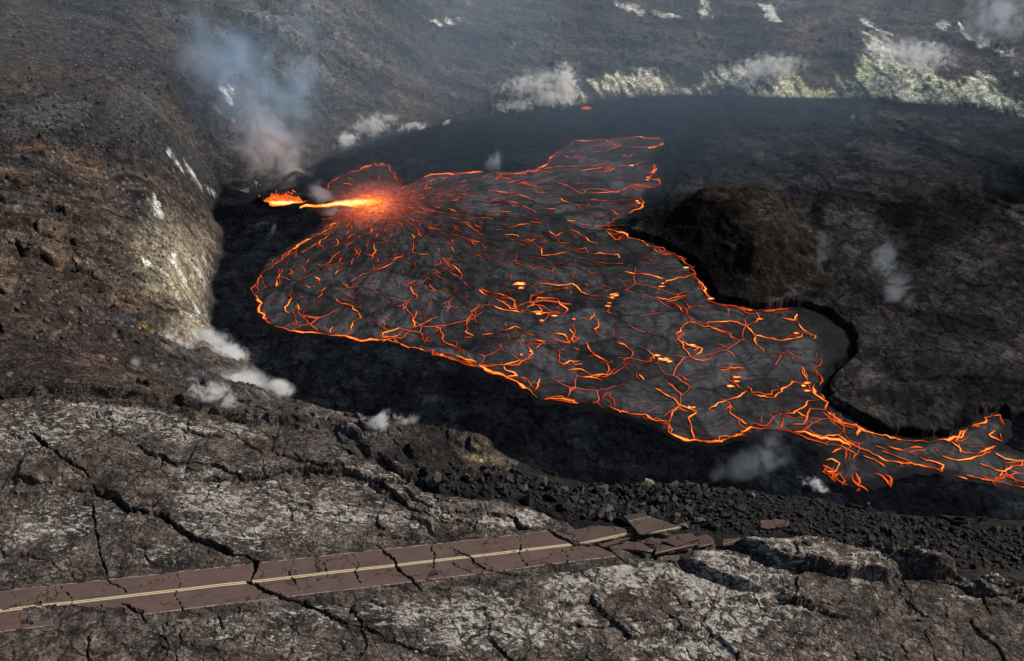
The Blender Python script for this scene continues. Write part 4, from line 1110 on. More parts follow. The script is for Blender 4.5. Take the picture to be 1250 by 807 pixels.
# the asphalt is cut along the fissure where the first loose slab begins
CUT_NEAR = WP([(652, 640), (668, 645), (690, 652), (703, 665), (728, 666), (745, 668), (758, 680), (764, 690)])
_, cside = seg_dist(RX, RY, CUT_NEAR)
rz = plane_z(RX) + 0.05 - 0.02 * np.abs(VG.ravel()) + 0.12 * fbm(RX / 9, RY / 9, 2, seed=151) * (1 - 0)
# blocks of roadway between fissures have settled unevenly
edge_n = HALF - 0.35 + 0.6 * fbm(SG.ravel() / 2.2, SG.ravel() * 0 + VG.ravel().clip(-1, 1) * 3, 4, seed=152)
ri = np.arange(RX.size).reshape(rs_sh)
rq = np.stack([ri[:-1, :-1], ri[1:, :-1], ri[1:, 1:], ri[:-1, 1:]], -1).reshape(-1, 4)
bad = (rcd > 0.25) | (np.abs(VG.ravel()) > edge_n) | (cside > 0)
hole = fbm(RX / 3.0, RY / 1.2, 4, seed=155)
lost = at_plane(110, 755); bad |= (np.hypot((RX - lost[0]) / 9, (RY - lost[1]) / 2.2) < 0.9 + 0.6 * hole)
rq = rq[~bad[rq].any(1)]
used, inv = np.unique(rq, return_inverse=True); rq = inv.reshape(-1, 4)
top = np.stack([RX[used], RY[used], rz[used]], 1)
# thickness: skirt around every open edge
ed = np.concatenate([rq[:, [0, 1]], rq[:, [1, 2]], rq[:, [2, 3]], rq[:, [3, 0]]])
key = np.sort(ed, 1); kk = key[:, 0].astype(np.int64) * len(top) + key[:, 1]
uq, first, cnt = np.unique(kk, return_index=True, return_counts=True)
be = ed[first[cnt == 1]]
bv, binv = np.unique(be, return_inverse=True); binv = binv.reshape(-1, 2)
low = top[bv] - np.array([0, 0, 0.35])
skirt = np.stack([be[:, 1], be[:, 0], len(top) + binv[:, 0], len(top) + binv[:, 1]], 1)
av = VG.ravel()[used]; as_ = SG.ravel()[used]
road = mesh_np('road', np.concatenate([top, low]), np.concatenate([rq, skirt]), [ASPH], False,
               [('across', np.concatenate([av, av[bv]])), ('along', np.concatenate([as_, as_[bv]]))])
road['kind'] = 'structure'


def slab(px_poly, lift, tilt, label, thick=0.45, sub=0.35, shift=(0, 0)):
    """a loose plate of roadway: jagged outline, painted top, broken rim"""
    poly = jag([at_plane(*p)[:2] for p in px_poly] + [at_plane(*px_poly[0])[:2]], 0.45, 0.05)[:-1]
    c = poly.mean(0)
    cz = float(plane_z(np.array(c[0]))) + 0.05 + lift
    uu, vv = road_uv(poly[:, 0], poly[:, 1])
    cu, cv = road_uv(c[None, 0], c[None, 1])
    verts = []; ac = []; al = []
    k = len(poly)
    for ring, (f_, dz) in enumerate(((1.0, -thick), (1.02, -0.12), (0.985, 0.0), (0.6, 0.02))):
        for j in range(k):
            q = c + (poly[j] - c) * f_
            zt = cz + dz + (q[0] - c[0]) * tilt[0] + (q[1] - c[1]) * tilt[1] + (random.uniform(-.05, .05) if ring < 1 else 0)
            verts.append((q[0] - c[0] + shift[0] * 0, q[1] - c[1], zt - cz)); a_, b_ = cu[0] + (uu[j] - cu[0]) * f_, cv[0] + (vv[j] - cv[0]) * f_
            al.append(a_); ac.append(b_)
    verts.append((0, 0, 0.02)); al.append(cu[0]); ac.append(cv[0])
    faces = []
    for ring in range(3):
        for j in range(k):
            n_ = (j + 1) % k
            faces.append((ring * k + j, ring * k + n_, (ring + 1) * k + n_, (ring + 1) * k + j))
    for j in range(k): faces.append((3 * k + j, 3 * k + (j + 1) % k, 4 * k))
    area = sum(poly[j][0] * poly[(j + 1) % k][1] - poly[(j + 1) % k][0] * poly[j][1] for j in range(k))
    if area < 0: faces = [f[::-1] for f in faces]
    o = pydata('asphalt_slab', verts, faces, ASPH, attrs=[('across', ac), ('along', al)])
    o.location = (c[0] + shift[0], c[1] + shift[1], cz)
    return tag(o, label, 'asphalt slab', 'loose slabs at the broken end of the road')


zS = lambda pts: [(640 + x / 3.906, 560 + y / 3.906) for x, y in pts]
slab(zS([(150, 352), (225, 335), (330, 325), (455, 345), (488, 378), (420, 392), (345, 400), (240, 405), (190, 375)]), 0.12, (-0.01, 0.03), 'long cracked road slab beside the last intact stretch, yellow line along its front edge')
slab(zS([(348, 405), (430, 392), (500, 385), (500, 392), (450, 402), (378, 418)]), 0.1, (0, 0), 'thin sliver of roadway carrying the last stub of yellow line', 0.35)
slab(zS([(436, 402), (500, 388), (560, 402), (612, 440), (606, 452), (560, 440), (500, 425), (450, 415)]), -0.15, (0.02, -0.02), 'brown road slab sunk in the fissure with a torn lower edge')
slab(zS([(470, 272), (560, 270), (600, 290), (680, 322), (748, 350), (690, 358), (550, 364), (520, 330)]), 0.5, (-0.03, 0.05), 'raised road slab against the boulders with a white painted edge and yellow line')
slab(zS([(580, 380), (610, 376), (630, 396), (622, 414), (592, 405)]), 0.1, (0.05, 0), 'small square asphalt chunk in the middle of the shattered road end', 0.35)
slab(zS([(665, 388), (700, 362), (795, 365), (830, 398), (760, 412), (722, 418)]), 0.15, (0.02, 0.02), 'triangular road fragment just in front of the raised slab', 0.35)
slab(zS([(630, 420), (652, 402), (715, 424), (825, 408), (822, 425), (700, 438), (622, 450)]), 0.08, (0, -0.02), 'long narrow strip of road edge along the front of the shattered end', 0.35)
slab(zS([(800, 372), (870, 368), (905, 398), (900, 418), (828, 418), (835, 398)]), 0.12, (0.03, 0.04), 'squarish reddish asphalt plate at the far tip of the roadway', 0.35)
slab(zS([(945, 382), (1030, 385), (1048, 408), (1000, 418), (950, 416)]), 0.2, (0.04, 0.0), 'reddish asphalt fragment standing apart past the shattered road end', 0.35)
slab(zS([(1058, 420), (1108, 418), (1112, 434), (1070, 440)]), 0.1, (0.08, 0.0), 'smallest reddish asphalt chip at the head of the dark ridge', 0.3)
slab(zS([(1124, 312), (1195, 310), (1258, 326), (1250, 345), (1160, 350), (1126, 340)]), 0.9, (0.0, 0.05), 'isolated red asphalt slab lying on a pedestal among the black rubble', 0.5)


# ------------------------------------------------------------------ boulders
def rock_material(name, c1, c2, c3):
    b = NB(name)
    p = b.pos(); oi = b.node('ShaderNodeObjectInfo').outputs['Random']
    rnd = b.attr('tone').outputs['Fac']
    n_ = b.noise(p, 1.3, 5, 0.62); n2_ = b.noise(p, 6, 4, 0.6)
    col = b.mixc(b.ramp(n_, 0.35, 0.65), c1, c2)
    k = b.ramp(b.math('ADD', oi, rnd), 0.5, 1.05)
    col = b.mixc(b.math('MULTIPLY', k, 0.75), col, c3)
    f = b.ramp(n2_, 0.3, 0.7, 0.7, 1.3)
    col = b.mixc(1.0, col, b.node('ShaderNodeCombineColor', ins={0: f, 1: f, 2: f}).outputs[0], 'MULTIPLY')
    return b.surface(col, 0.85, b.bump(b.math('ADD', n_, n2_), 0.5, 0.08), 0.2)


ROCK = rock_material('black_basalt', (0.014, 0.0135, 0.0135), (0.026, 0.024, 0.0235), (0.085, 0.075, 0.068))
PALEROCK = rock_material('tan_altered_rock', (0.22, 0.17, 0.11), (0.30, 0.25, 0.18), (0.36, 0.31, 0.24))
GREYROCK = rock_material('grey_basalt', (0.055, 0.053, 0.052), (0.085, 0.08, 0.076), (0.10, 0.095, 0.09))


def ico(sub):
    import bmesh
    bm = bmesh.new(); bmesh.ops.create_icosphere(bm, subdivisions=sub, radius=1.0)
    v = np.array([q.co for q in bm.verts]); f = np.array([[q.index for q in fc.verts] for fc in bm.faces]); bm.free()
    return v, f


ICO3, ICOF3 = ico(3); ICO1, ICOF1 = ico(2)


def rock_shape(v, planes, rnd):
    v = v.copy()
    for _ in range(planes):
        nrm = rnd.normal(size=3); nrm /= np.linalg.norm(nrm); d = rnd.uniform(0.32, 0.68)
        e = v @ nrm - d
        v -= np.outer(np.clip(e, 0, None), nrm)
    return v * rnd.uniform(0.75, 1.25, 3)


rock_meshes = []
for k in range(14):
    v = rock_shape(ICO3, 9, RNG)
    v += 0.012 * RNG.normal(size=v.shape)
    me = bpy.data.meshes.new('boulder'); me.from_pydata(v.tolist(), [], ICOF3.tolist()); me.materials.append(ROCK); me.update()
    rock_meshes.append(me)


def place_rock(x, y, s, label, group, mesh=None, mat=None, scale=(1, 1, .8), sink=0.25, rot=None):
    o = bpy.data.objects.new('boulder', mesh or random.choice(rock_meshes)); COL.objects.link(o)
    z = float(ground_z(np.array([x]), np.array([y]))[0])
    o.location = (x, y, z + s * (0.8 - sink) * scale[2]); o.scale = (s * scale[0], s * scale[1], s * scale[2])
    o.rotation_euler = rot or (random.uniform(-.5, .5), random.uniform(-.5, .5), random.uniform(0, 6.28))
    if mat: 
        o.data = o.data.copy(); o.data.materials[0] = mat
    return tag(o, label, 'boulder', group)


def rpix(px, py):
    p = hit(px, py); return p[0], p[1]


special = [(792, 594, 1.5, PALEROCK, 'tan blocky boulder with a flat sunlit face, topmost on the dark rubble'),
           (853, 641, 1.9, GREYROCK, 'big grey slab-sided boulder at the foot of the pile beside the raised road slab'),
           (833, 646, 1.4, GREYROCK, 'grey upright boulder leaning next to the biggest grey block'),
           (917, 607, 1.0, GREYROCK, 'thin pointed grey boulder standing on end near the rubble skyline'),
           (812, 604, 1.2, GREYROCK, 'tabular grey boulder right behind the tan blocky one'),
           (700, 612, 1.3, ROCK, 'large black boulder above the brown dirt tongue at the rubble edge'),
           (745, 617, 1.5, ROCK, 'broad dark boulder in the middle of the pile, left of the tan one'),
           (665, 592, 1.5, ROCK, 'dark boulder next to the pale green mineral patch'),
           (640, 600, 1.6, GREYROCK, 'rounded grey-brown boulder where the pile meets the yellowish bluff'),
           (712, 634, 1.1, ROCK, 'angular boulder at the very edge of the pale ground above the first slab'),
           (1057, 622, 1.2, GREYROCK, 'light grey boulder on the skyline right of the white steam jet'),
           (1062, 661, 1.2, ROCK, 'dark boulder sitting above the pale streaked ridge'),
           (985, 664, 1.0, ROCK, 'dark boulder behind the isolated red slab pedestal')]
for px, py, s, mat, lab in special:
    x, y = rpix(px, py); place_rock(x, y, s * 0.8, lab, None, mat=mat if mat is not ROCK else None)

RUB_PX = [(512, 585), (545, 572), (600, 570), (640, 580), (700, 594), (770, 594), (860, 598), (940, 604), (1010, 616), (1100, 632), (1180, 640), (1260, 645), (1260, 700), (1180, 695), (1120, 678), (1040, 668),
          (960, 650), (925, 655), (880, 650), (835, 645), (800, 632), (755, 634), (705, 634), (660, 618), (600, 603), (550, 600)]
rpoly = [tuple(hit(px, py)[:2]) for px, py in RUB_PX]
bx0, bx1 = min(p[0] for p in rpoly), max(p[0] for p in rpoly); by0, by1 = min(p[1] for p in rpoly), max(p[1] for p in rpoly)


def scatter_rub(cnt, wfun):
    out = []
    while len(out) < cnt:
        x = RNG.uniform(bx0, bx1, 4000); y = RNG.uniform(by0, by1 + 4, 4000)
        ok = inside(x, y, rpoly) & (RNG.random(4000) < wfun(x, y))
        out += list(zip(x[ok], y[ok]))
    return out[:cnt]


spots = scatter_rub(287, lambda x, y: np.where((x > -14) & (x < 34), 1.0, 0.22))
for i, (x, y) in enumerate(spots):
    s = (0.62 + 0.85 * random.random() ** 2.0) * (1.0 if x < 34 else 0.72)
    place_rock(x, y, s, 'dark angular lava boulder among many alike in the rubble pile past the broken road', 'dark boulders heaped past the broken road', sink=0.15)


def rubble_mesh(name, pts, sizes, mat, label, cat, zf=ground_z):
    base = [rock_shape(ICO1, 7, RNG) for _ in range(20)]
    cs_ = []; fs_ = []; tn = []; off = 0
    xs = np.array([p[0] for p in pts]); ys = np.array([p[1] for p in pts]); zz = zf(xs, ys)
    for x, y, z, s in zip(xs, ys, zz, sizes):
        v = random.choice(base)
        a = random.uniform(0, 6.28); ca, sa = math.cos(a), math.sin(a)
        w_ = np.stack([v[:, 0] * ca - v[:, 1] * sa, v[:, 0] * sa + v[:, 1] * ca, v[:, 2] * random.uniform(.6, 1.1)], 1) * s
        cs_.append(w_ + np.array([x, y, z + 0.3 * s])); fs_.append(ICOF1 + off); off += len(v); tn.append(np.full(len(v), random.random() * 0.55))
    o = mesh_np(name, np.concatenate(cs_), np.concatenate(fs_), [mat], False, [('tone', np.concatenate(tn))])
    return tag(o, label, cat, kind='stuff')


pts = scatter_rub(5200, lambda x, y: np.where(x < 40, 1.0, 0.8))
rubble_mesh('rubble', pts, [(0.22 + 0.5 * random.random() ** 2.5) for _ in pts], ROCK, 'heaped black lava rubble along the cliff edge past the broken road', 'rubble')

# loose stones on the crater walls
DUSTROCK = rock_material('wall_stone', (0.035, 0.030, 0.027), (0.065, 0.055, 0.048), (0.19, 0.17, 0.145))
pts = []; sz = []
for px0, px1, py0, py1, cnt, s0, s1 in [(0, 260, 180, 420, 2600, 0.12, 0.8), (0, 300, 20, 200, 900, 0.2, 1.2), (330, 560, 10, 150, 1800, 0.25, 1.0), (0, 330, 410, 490, 1500, 0.1, 0.4), (350, 640, 520, 600, 500, 0.1, 0.3), (560, 850, 10, 110, 400, 0.25, 0.8)]:
    for k in range(cnt):
        p = hit(random.uniform(px0, px1), random.uniform(py0, py1)) if k % 4 == 0 else (pp[0] + random.gauss(0, 5), pp[1] + random.gauss(0, 5), 0)
        pp = p if k % 4 == 0 else pp
        pts.append((p[0], p[1])); sz.append(s0 + (s1 - s0) * random.random() ** 5)
pts = np.array(pts); sz = np.array(sz)
okb = sdf(pts[:, 0], pts[:, 1], BASIN) < -3
okp = sdf(pts[:, 0], pts[:, 1], PLATEAU) < -0.5
m = okb & okp
rubble_mesh('loose_stones', pts[m], sz[m], DUSTROCK, 'loose brown and pale stones littering the crater walls', 'stones')

# ------------------------------------------------------------------ lava vent beyond the lake: pool, fountain, spatter rim
vent = bpy.data.objects.new('lava_vent', None); COL.objects.link(vent)
vc = at_z(345, 246.5, 1.3); vent.location = vc
tag(vent, 'glowing orange lava vent fountaining at the foot of the wall under the smoke plume', 'lava vent')
s_px = (vc[1] * cs + (H - 1.2) * sn) / F
ang = np.linspace(0, 2 * np.pi, 40, endpoint=False)
rj = 0.72 + 0.25 * RNG.random(40) + 0.2 * np.sin(ang * 3 + 1)
pr, pq = 25 * s_px, 9.5 * s_px / math.sin(math.radians(25)) * 0.5
pv_ = [(pr * math.cos(a) * r, pq * math.sin(a) * r, 0) for a, r in zip(ang, rj)] + [(pr * .6 * math.cos(a), pq * .5 * math.sin(a) - 0.25 * pq, 0.3) for a in ang] + [(0, -0.25 * pq, 0.35)]
pf = [(j, (j + 1) % 40, 40 + (j + 1) % 40, 40 + j) for j in range(40)] + [(40 + j, 40 + (j + 1) % 40, 80) for j in range(40)]
pydata('pool', pv_, pf, MOLTEN, vent, True, [('molten_heat', [0.7] * 40 + [1.15] * 40 + [1.25])])
# fountain: a low curtain of many splashing jets, hottest at the base
fv = []; ff = []; fh = []
for k in range(70):
    t = random.uniform(-1, 1); x0 = t * pr * 0.85; y0 = random.uniform(0.15, 0.9) * pq; hgt = (0.5 + 3.6 * random.random() ** 2.4) * (1.15 - abs(t)); lean = random.gauss(-0.1, 0.25); w0 = random.uniform(0.5, 1.5)
    b0 = len(fv)
    for lv in range(5):
        f_ = lv / 4; w_ = w0 * (1 - f_ ** 1.6) ** 0.7 + 0.05
        for q in range(6):
            a = q * math.pi / 3
            fv.append((x0 + lean * hgt * f_ + w_ * math.cos(a) * random.uniform(.8, 1.2), y0 + w_ * math.sin(a), 0.2 + hgt * f_)); fh.append(1.05 - 0.6 * f_ ** 0.6 + random.uniform(-.08, .08))
        if lv:
            for q in range(6):
                ff.append((b0 + (lv - 1) * 6 + q, b0 + (lv - 1) * 6 + (q + 1) % 6, b0 + lv * 6 + (q + 1) % 6, b0 + lv * 6 + q))
for k in range(60):                                       # clots thrown clear of the jets
    x0 = random.gauss(0, 0.5) * pr; y0 = random.uniform(0, .8) * pq; zz = 0.6 + 4.2 * random.random() ** 1.6; r0 = random.uniform(.12, .4); b0 = len(fv)
    for dx, dy, dz in ((1, 0, 0), (-1, 0, 0), (0, 1, 0), (0, -1, 0), (0, 0, 1.3), (0, 0, -1.3)):
        fv.append((x0 + dx * r0 * random.uniform(.7, 1.3), y0 + dy * r0, zz + dz * r0)); fh.append(random.uniform(.4, .8))
    for q in ((0, 2, 4), (2, 1, 4), (1, 3, 4), (3, 0, 4), (2, 0, 5), (1, 2, 5), (3, 1, 5), (0, 3, 5)): ff.append(tuple(b0 + i_ for i_ in q))
pydata('fountain', fv, ff, MOLTEN, vent, True, [('molten_heat', fh)])
sv, sf_ = [], []
for k in range(80):
    a0 = k / 79 * math.pi * 1.04 - 0.06
    for j, rf in enumerate((1.0, 1.12, 1.25, 1.6)):
        zz_ = (0.2, 1.4, 1.1, -1.8)[j] + (random.uniform(-.6, .9) if j in (1, 2) else 0)
        sv.append((pr * rf * math.cos(a0) * random.uniform(.92, 1.08), pq * (rf + 0.1 * j) * math.sin(a0) * random.uniform(.9, 1.1), zz_))
    for j in range(3):
        if k < 79: sf_.append((k * 4 + j, (k + 1) * 4 + j, (k + 1) * 4 + j + 1, k * 4 + j + 1))
pydata('spatter_rampart', sv, sf_, rock_material('black_spatter', (0.005, 0.0055, 0.0065), (0.009, 0.0095, 0.011), (0.012, 0.011, 0.011)), vent, False)

# small far lava window on the dark shore
wv = at_z(716, 133, 1.5)
skyl = pydata('lava_window', [(2.9 * math.cos(a) * (0.6 + .5 * random.random()), 1.0 * math.sin(a) * (0.6 + .6 * random.random()), 0.6 + 0.6 * math.sin(a)) for a in ang] + [(0, 0, 1.2)], [(j, (j + 1) % 40, 40) for j in range(40)], MOLTEN, None, True, [('molten_heat', [0.15 + 0.35 * random.random() for _ in range(40)] + [0.45])])
skyl.location = (wv[0], wv[1], float(ground_z(wv[None, 0], wv[None, 1])[0]) + 0.3)
tag(skyl, 'tiny red lava opening on the far dark shore below the tall white steam', 'lava opening')


# ------------------------------------------------------------------ steam and smoke (volumes)
def vapour(name, col, dens, scale, lo, hi, aniso=0.0, pw=1.0, detail=5, dist=0.6, edge0=0.05):
    b = NB(name)
    tc = b.node('ShaderNodeTexCoord').outputs['Object']
    ln = b.node('ShaderNodeVectorMath', operation='LENGTH', ins={0: tc}).outputs['Value']
    oi = b.node('ShaderNodeObjectInfo').outputs['Random']
    g = b.node('ShaderNodeNewGeometry').outputs['Position']
    off = b.node('ShaderNodeCombineXYZ', ins={0: b.math('MULTIPLY', oi, 300.0), 1: 0.0, 2: 0.0}).outputs[0]
    q = b.node('ShaderNodeVectorMath', operation='ADD', ins={0: g, 1: off}).outputs[0]
    n_ = b.noise(q, scale, detail, 0.6, dist)
    fall = b.ramp(ln, 1.0, edge0)
    m_ = b.ramp(b.math('ADD', b.math('MULTIPLY', b.math('SUBTRACT', n_, 0.5), lo), b.math('MULTIPLY_ADD', fall, 1.6, -0.95)), 0.0, hi)
    d = b.math('MULTIPLY', b.math('MULTIPLY', m_, fall), dens)
    v = b.node('ShaderNodeVolumePrincipled', ins={'Color': (*col, 1), 'Density': d, 'Anisotropy': aniso})
    b.l.new(v.outputs[0], b.out.inputs['Volume'])
    return b.m


STEAM = vapour('white_steam', (0.98, 0.98, 0.98), 0.85, 0.34, 5.5, 1.1)
THIN = vapour('thin_steam', (0.95, 0.96, 0.98), 0.32, 0.30, 5.0, 1.3)
NEARSTEAM = vapour('near_steam', (0.98, 0.98, 0.98), 1.25, 0.55, 6.0, 1.2)
BLUE = vapour('blue_smoke', (0.58, 0.77, 1.0), 0.058, 0.050, 4.6, 1.5, 0.1, detail=6, dist=1.2)
PINK = vapour('warm_smoke', (0.90, 0.82, 0.86), 0.12, 0.085, 4.6, 1.3, detail=6, dist=1.2)
WISP = vapour('blue_wisp', (0.72, 0.85, 0.96), 0.13, 0.16, 4.6, 1.4)
FAINT = vapour('faint_gas', (0.80, 0.88, 0.96), 0.06, 0.16, 4.6, 1.5)


def thin_haze(name, col, dens):
    b = NB(name)
    v = b.node('ShaderNodeVolumeScatter', ins={'Color': (*col, 1), 'Density': dens, 'Anisotropy': 0.1})
    b.l.new(v.outputs[0], b.out.inputs['Volume'])
    return b.m


HAZE = thin_haze('blue_haze', (0.52, 0.73, 1.0), 0.00085)
SV, SF = ico(3)
vol_me = {}


def plume(name, A_, B_, r, mat, label, cat, group=None, flat=1.0, depth=None):
    """an elongated cloud from A to B (world points) with radius r"""
    A_ = np.array(A_); B_ = np.array(B_)
    d = Vector(B_ - A_); L = d.length / 2 + r
    if mat.name not in vol_me:
        me = bpy.data.meshes.new('cloud'); me.from_pydata(SV.tolist(), [], SF.tolist()); me.materials.append(mat); vol_me[mat.name] = me
    o = bpy.data.objects.new(name, vol_me[mat.name]); COL.objects.link(o)
    o.location = (A_ + B_) / 2; o.rotation_euler = d.to_track_quat('X', 'Z').to_euler() if d.length > 1e-3 else (0, 0, 0)
    o.scale = (L, r * (depth or 1), r * flat)
    return tag(o, label, cat, group)


def mpp(p): return (p[1] * cs + (H - p[2]) * sn) / F


def hug(px0, py0, px1, py1, th_px, mat, label, grp='steam vents', name='steam_plume', lift=0.5, flat=1.0, depth=1.0, cat='steam'):
    a = hit(px0, py0); b_ = hit(px1, py1); r = 1.0 * th_px * mpp((a + b_) / 2)
    up = np.array([0, 0, r * lift])
    return plume(name, a + up, b_ + up, r, mat, label, cat, grp, flat, depth)


def rise_(px, py, tx, ty, th_px, mat, label, grp='steam vents', name='steam_plume', depth=1.0, cat='steam', dd=0.0):
    a = hit(px, py); c = a[1] * cs + (H - a[2]) * sn
    b_ = at_depth(tx, ty, c + dd); r = 1.0 * th_px * mpp(a)
    return plume(name, a, b_, r, mat, label, cat, grp, 1.0, depth)


rise_(690, 128, 690, 84, 34, STEAM, 'tall billowing white steam column on the far shore')
hug(590, 142, 672, 132, 18, STEAM, 'long low white steam bank along the far shore, left of the tall column')
hug(650, 134, 700, 128, 24, STEAM, 'thick white steam at the foot of the tall column')
hug(414, 186, 436, 172, 20, STEAM, 'white steam puff at the left end of the far shore behind the lava')
hug(434, 168, 470, 166, 20, STEAM, 'white steam puff next to the left end puff on the far shore')
hug(478, 165, 532, 155, 13, STEAM, 'small narrow white steam streak between the shore puffs and the long bank')
hug(538, 154, 552, 151, 7, STEAM, 'tiny white steam wisp at the tip of the narrow streak')
hug(180, 405, 244, 434, 18, NEARSTEAM, 'white steam stripe running down the brown wall on the left', lift=0.3)
hug(236, 432, 312, 440, 22, NEARSTEAM, 'white steam bank reaching the black crust at the foot of the left wall', lift=0.3)
hug(222, 482, 305, 500, 26, NEARSTEAM, 'broad white steam patch just above the cracked plateau')
hug(250, 466, 330, 472, 13, NEARSTEAM, 'thin white steam strip between the bank and the broad patch')
hug(325, 472, 368, 490, 17, NEARSTEAM, 'white steam band along the dark edge right of the broad patch')
hug(160, 445, 172, 450, 14, THIN, 'faint steam wisp on the brown slope left of the broad patch')
hug(186, 450, 194, 460, 12, THIN, 'faintest small steam wisp beside the broad patch')
rise_(448, 524, 480, 506, 20, NEARSTEAM, 'ragged white steam hanging over the rocky hummock')
rise_(478, 520, 512, 508, 15, NEARSTEAM, 'white steam tail trailing right over the rocky hummock')
hug(976, 588, 1014, 606, 15, NEARSTEAM, 'white steam jet rising from the rubble edge below the lava lobe')
hug(905, 112, 935, 84, 20, THIN, 'pale steam drifting up the sulphur streaks in the middle of the far shore')
hug(1060, 60, 1090, 75, 16, THIN, 'pale steam at the top of the big yellow sulphur slope')
hug(1190, 50, 1205, 62, 14, THIN, 'small steam puff on the brown terrace at upper right')
hug(1222, 62, 1244, 74, 10, THIN, 'low steam streak at the right end of the brown terrace')
hug(930, 10, 950, 18, 10, THIN, 'small white steam streak at the top of the far slope')
hug(764, 10, 788, 14, 8, THIN, 'tiny white steam streak on the top edge, left of the others')
# smoke plume over the vent
rise_(342, 222, 312, 140, 105, PINK, 'mauve grey smoke billowing straight above the glowing vent', 'smoke over the vent', 'smoke_plume', 0.8, 'smoke')
rise_(330, 195, 252, 20, 150, BLUE, 'big blue volcanic smoke plume leaning left up the crater wall', 'smoke over the vent', 'smoke_plume', 0.9, 'smoke')
rise_(350, 185, 372, -30, 120, BLUE, 'thin blue smoke veil rising right of the main plume', 'smoke over the vent', 'smoke_plume', 0.7, 'smoke')
rise_(395, 246, 388, 236, 36, PINK, 'pink lit smoke puff over the lava stream between vent and lake', 'smoke over the vent', 'smoke_plume', 0.7, 'smoke')
rise_(380, 262, 430, 262, 24, WISP, 'thin bluish smoke lying in front of the lava stream', 'smoke over the vent', 'smoke_plume', 0.7, 'smoke')
rise_(326, 292, 336, 274, 16, WISP, 'small blue gas wisp over the black crust left of the lake', 'gas wisps', 'gas_wisp', 1, 'gas wisp')
rise_(1072, 345, 1085, 296, 34, WISP, 'blue gas wisp right of the brown mound', 'gas wisps', 'gas_wisp', 1, 'gas wisp')
rise_(1095, 370, 1090, 340, 50, FAINT, 'faint grey gas spreading below the blue wisp right of the mound', 'gas wisps', 'gas_wisp', 1, 'gas wisp')
rise_(1040, 150, 1043, 136, 10, WISP, 'tiny blue gas wisp on the far crust under the sulphur', 'gas wisps', 'gas_wisp', 1, 'gas wisp')
rise_(1014, 498, 1024, 486, 20, WISP, 'blue gas puff at the corner of the narrow lava channel', 'gas wisps', 'gas_wisp', 1, 'gas wisp')
rise_(600, 212, 606, 180, 24, WISP, 'thin gas column over the upper shore of the lava lake', 'gas wisps', 'gas_wisp', 1, 'gas wisp')
rise_(1205, 50, 1225, -10, 90, FAINT, 'hazy blue gas at the upper right corner', 'gas wisps', 'gas_wisp', 1, 'gas wisp')
rise_(880, 590, 965, 545, 90, FAINT, 'dim blue fume between the rubble and the lava lake', 'gas wisps', 'gas_wisp', 0.5, 'gas wisp')
rise_(1005, 340, 1000, 270, 30, FAINT, 'pale vapour along the right edge of the brown mound', 'gas wisps', 'gas_wisp', 0.6, 'gas wisp')
# broad veils of vog
plume('haze', at_z(420, 90, 10), at_z(1150, 70, 10), 170, HAZE, 'broad blue haze in front of the far crater slope', 'haze', None, 0.42, 1.0)
plume('haze', at_z(640, 70, 14), at_z(980, 50, 14), 105, HAZE, 'denser blue haze over the middle of the far slope', 'haze', None, 0.5, 1.0)
plume('haze', at_z(380, 140, 6), at_z(800, 130, 6), 115, HAZE, 'blue haze over the far shore behind the lava lake', 'haze', None, 0.16, 1.0)
plume('haze', at_z(80, 60, 50), at_z(420, 10, 54), 120, HAZE, 'blue haze under the upper left crater wall', 'haze', None, 0.5, 1.0)
hug(205, 420, 300, 438, 26, THIN, 'thin veil of steam drifting along the foot of the left wall', lift=0.8)
hug(240, 478, 350, 486, 30, THIN, 'thin veil of steam above the broad patch by the cracked plateau', lift=0.8)
hug(600, 136, 700, 122, 34, THIN, 'thin veil of steam around the long bank on the far shore', lift=0.8)
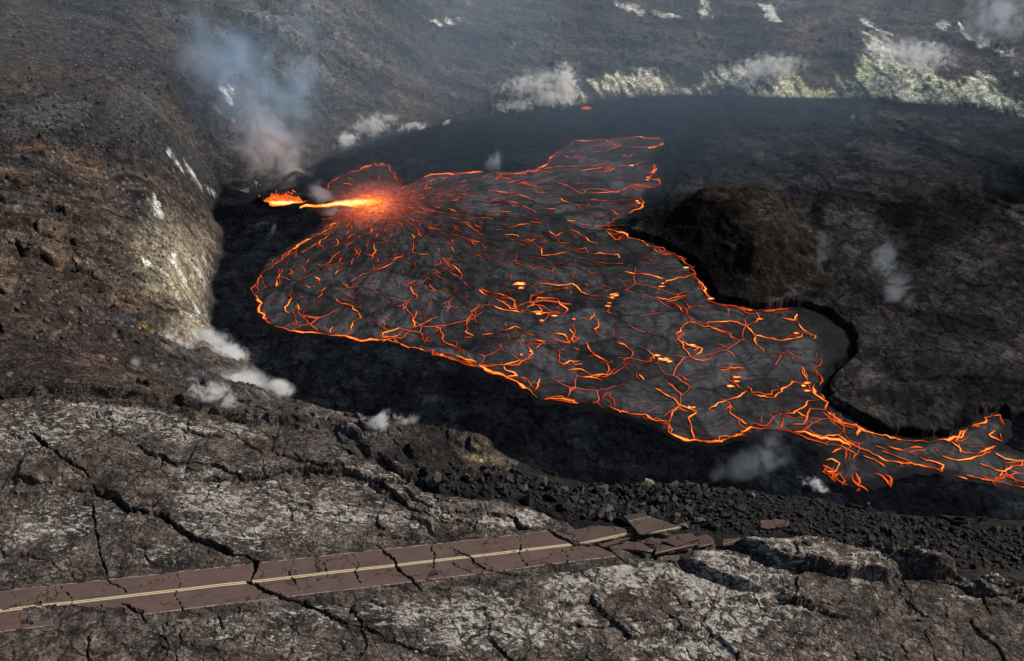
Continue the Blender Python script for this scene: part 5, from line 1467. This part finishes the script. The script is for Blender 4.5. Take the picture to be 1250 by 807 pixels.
hug(420, 178, 500, 160, 26, THIN, 'thin veil of steam over the puffs on the far left shore', lift=0.8)
hug(870, 108, 1000, 96, 34, THIN, 'thin veil of steam along the middle sulphur streaks', lift=0.6)
hug(1050, 84, 1180, 96, 40, THIN, 'thin veil of steam over the big yellow sulphur slope', lift=0.6)

# ------------------------------------------------------------------ light, sky, camera
sd = Vector((0.80, 0.22, 0.62)).normalized()
w = bpy.data.worlds.new('World'); SC.world = w; w.use_nodes = True
nt_ = w.node_tree; bg = nt_.nodes['Background']
sky = nt_.nodes.new('ShaderNodeTexSky'); sky.sky_type = 'NISHITA'; sky.sun_disc = False
sky.sun_elevation = math.asin(sd.z); sky.sun_rotation = math.atan2(sd.x, sd.y); sky.air_density = 1.0; sky.dust_density = 1.0
nt_.links.new(sky.outputs[0], bg.inputs[0]); bg.inputs[1].default_value = 0.07
sun = bpy.data.lights.new('sun', 'SUN'); sun.energy = 5.0; sun.angle = math.radians(0.5); sun.color = (1.0, 0.93, 0.83)
so = bpy.data.objects.new('sun', sun); COL.objects.link(so); so.rotation_euler = (-sd).to_track_quat('-Z', 'Y').to_euler()

cam = bpy.data.cameras.new('camera'); co_ = bpy.data.objects.new('camera', cam); COL.objects.link(co_)
co_.location = EYE; co_.rotation_euler = (math.pi / 2 - PITCH, 0, 0)
cam.sensor_fit = 'HORIZONTAL'; cam.angle = HFOV; cam.clip_start = 1; cam.clip_end = 20000
SC.camera = co_

SC.render.engine = 'CYCLES'
SC.cycles.use_denoising = True
SC.cycles.use_adaptive_sampling = True; SC.cycles.adaptive_threshold = 0.05; SC.cycles.adaptive_min_samples = 24
SC.cycles.max_bounces = 5; SC.cycles.diffuse_bounces = 1; SC.cycles.glossy_bounces = 2; SC.cycles.volume_bounces = 2; SC.cycles.transparent_max_bounces = 16
SC.cycles.volume_step_rate = 1.0; SC.cycles.volume_max_steps = 64
SC.view_settings.view_transform = 'Standard'; SC.view_settings.look = 'None'; SC.view_settings.exposure = 0; SC.view_settings.gamma = 1
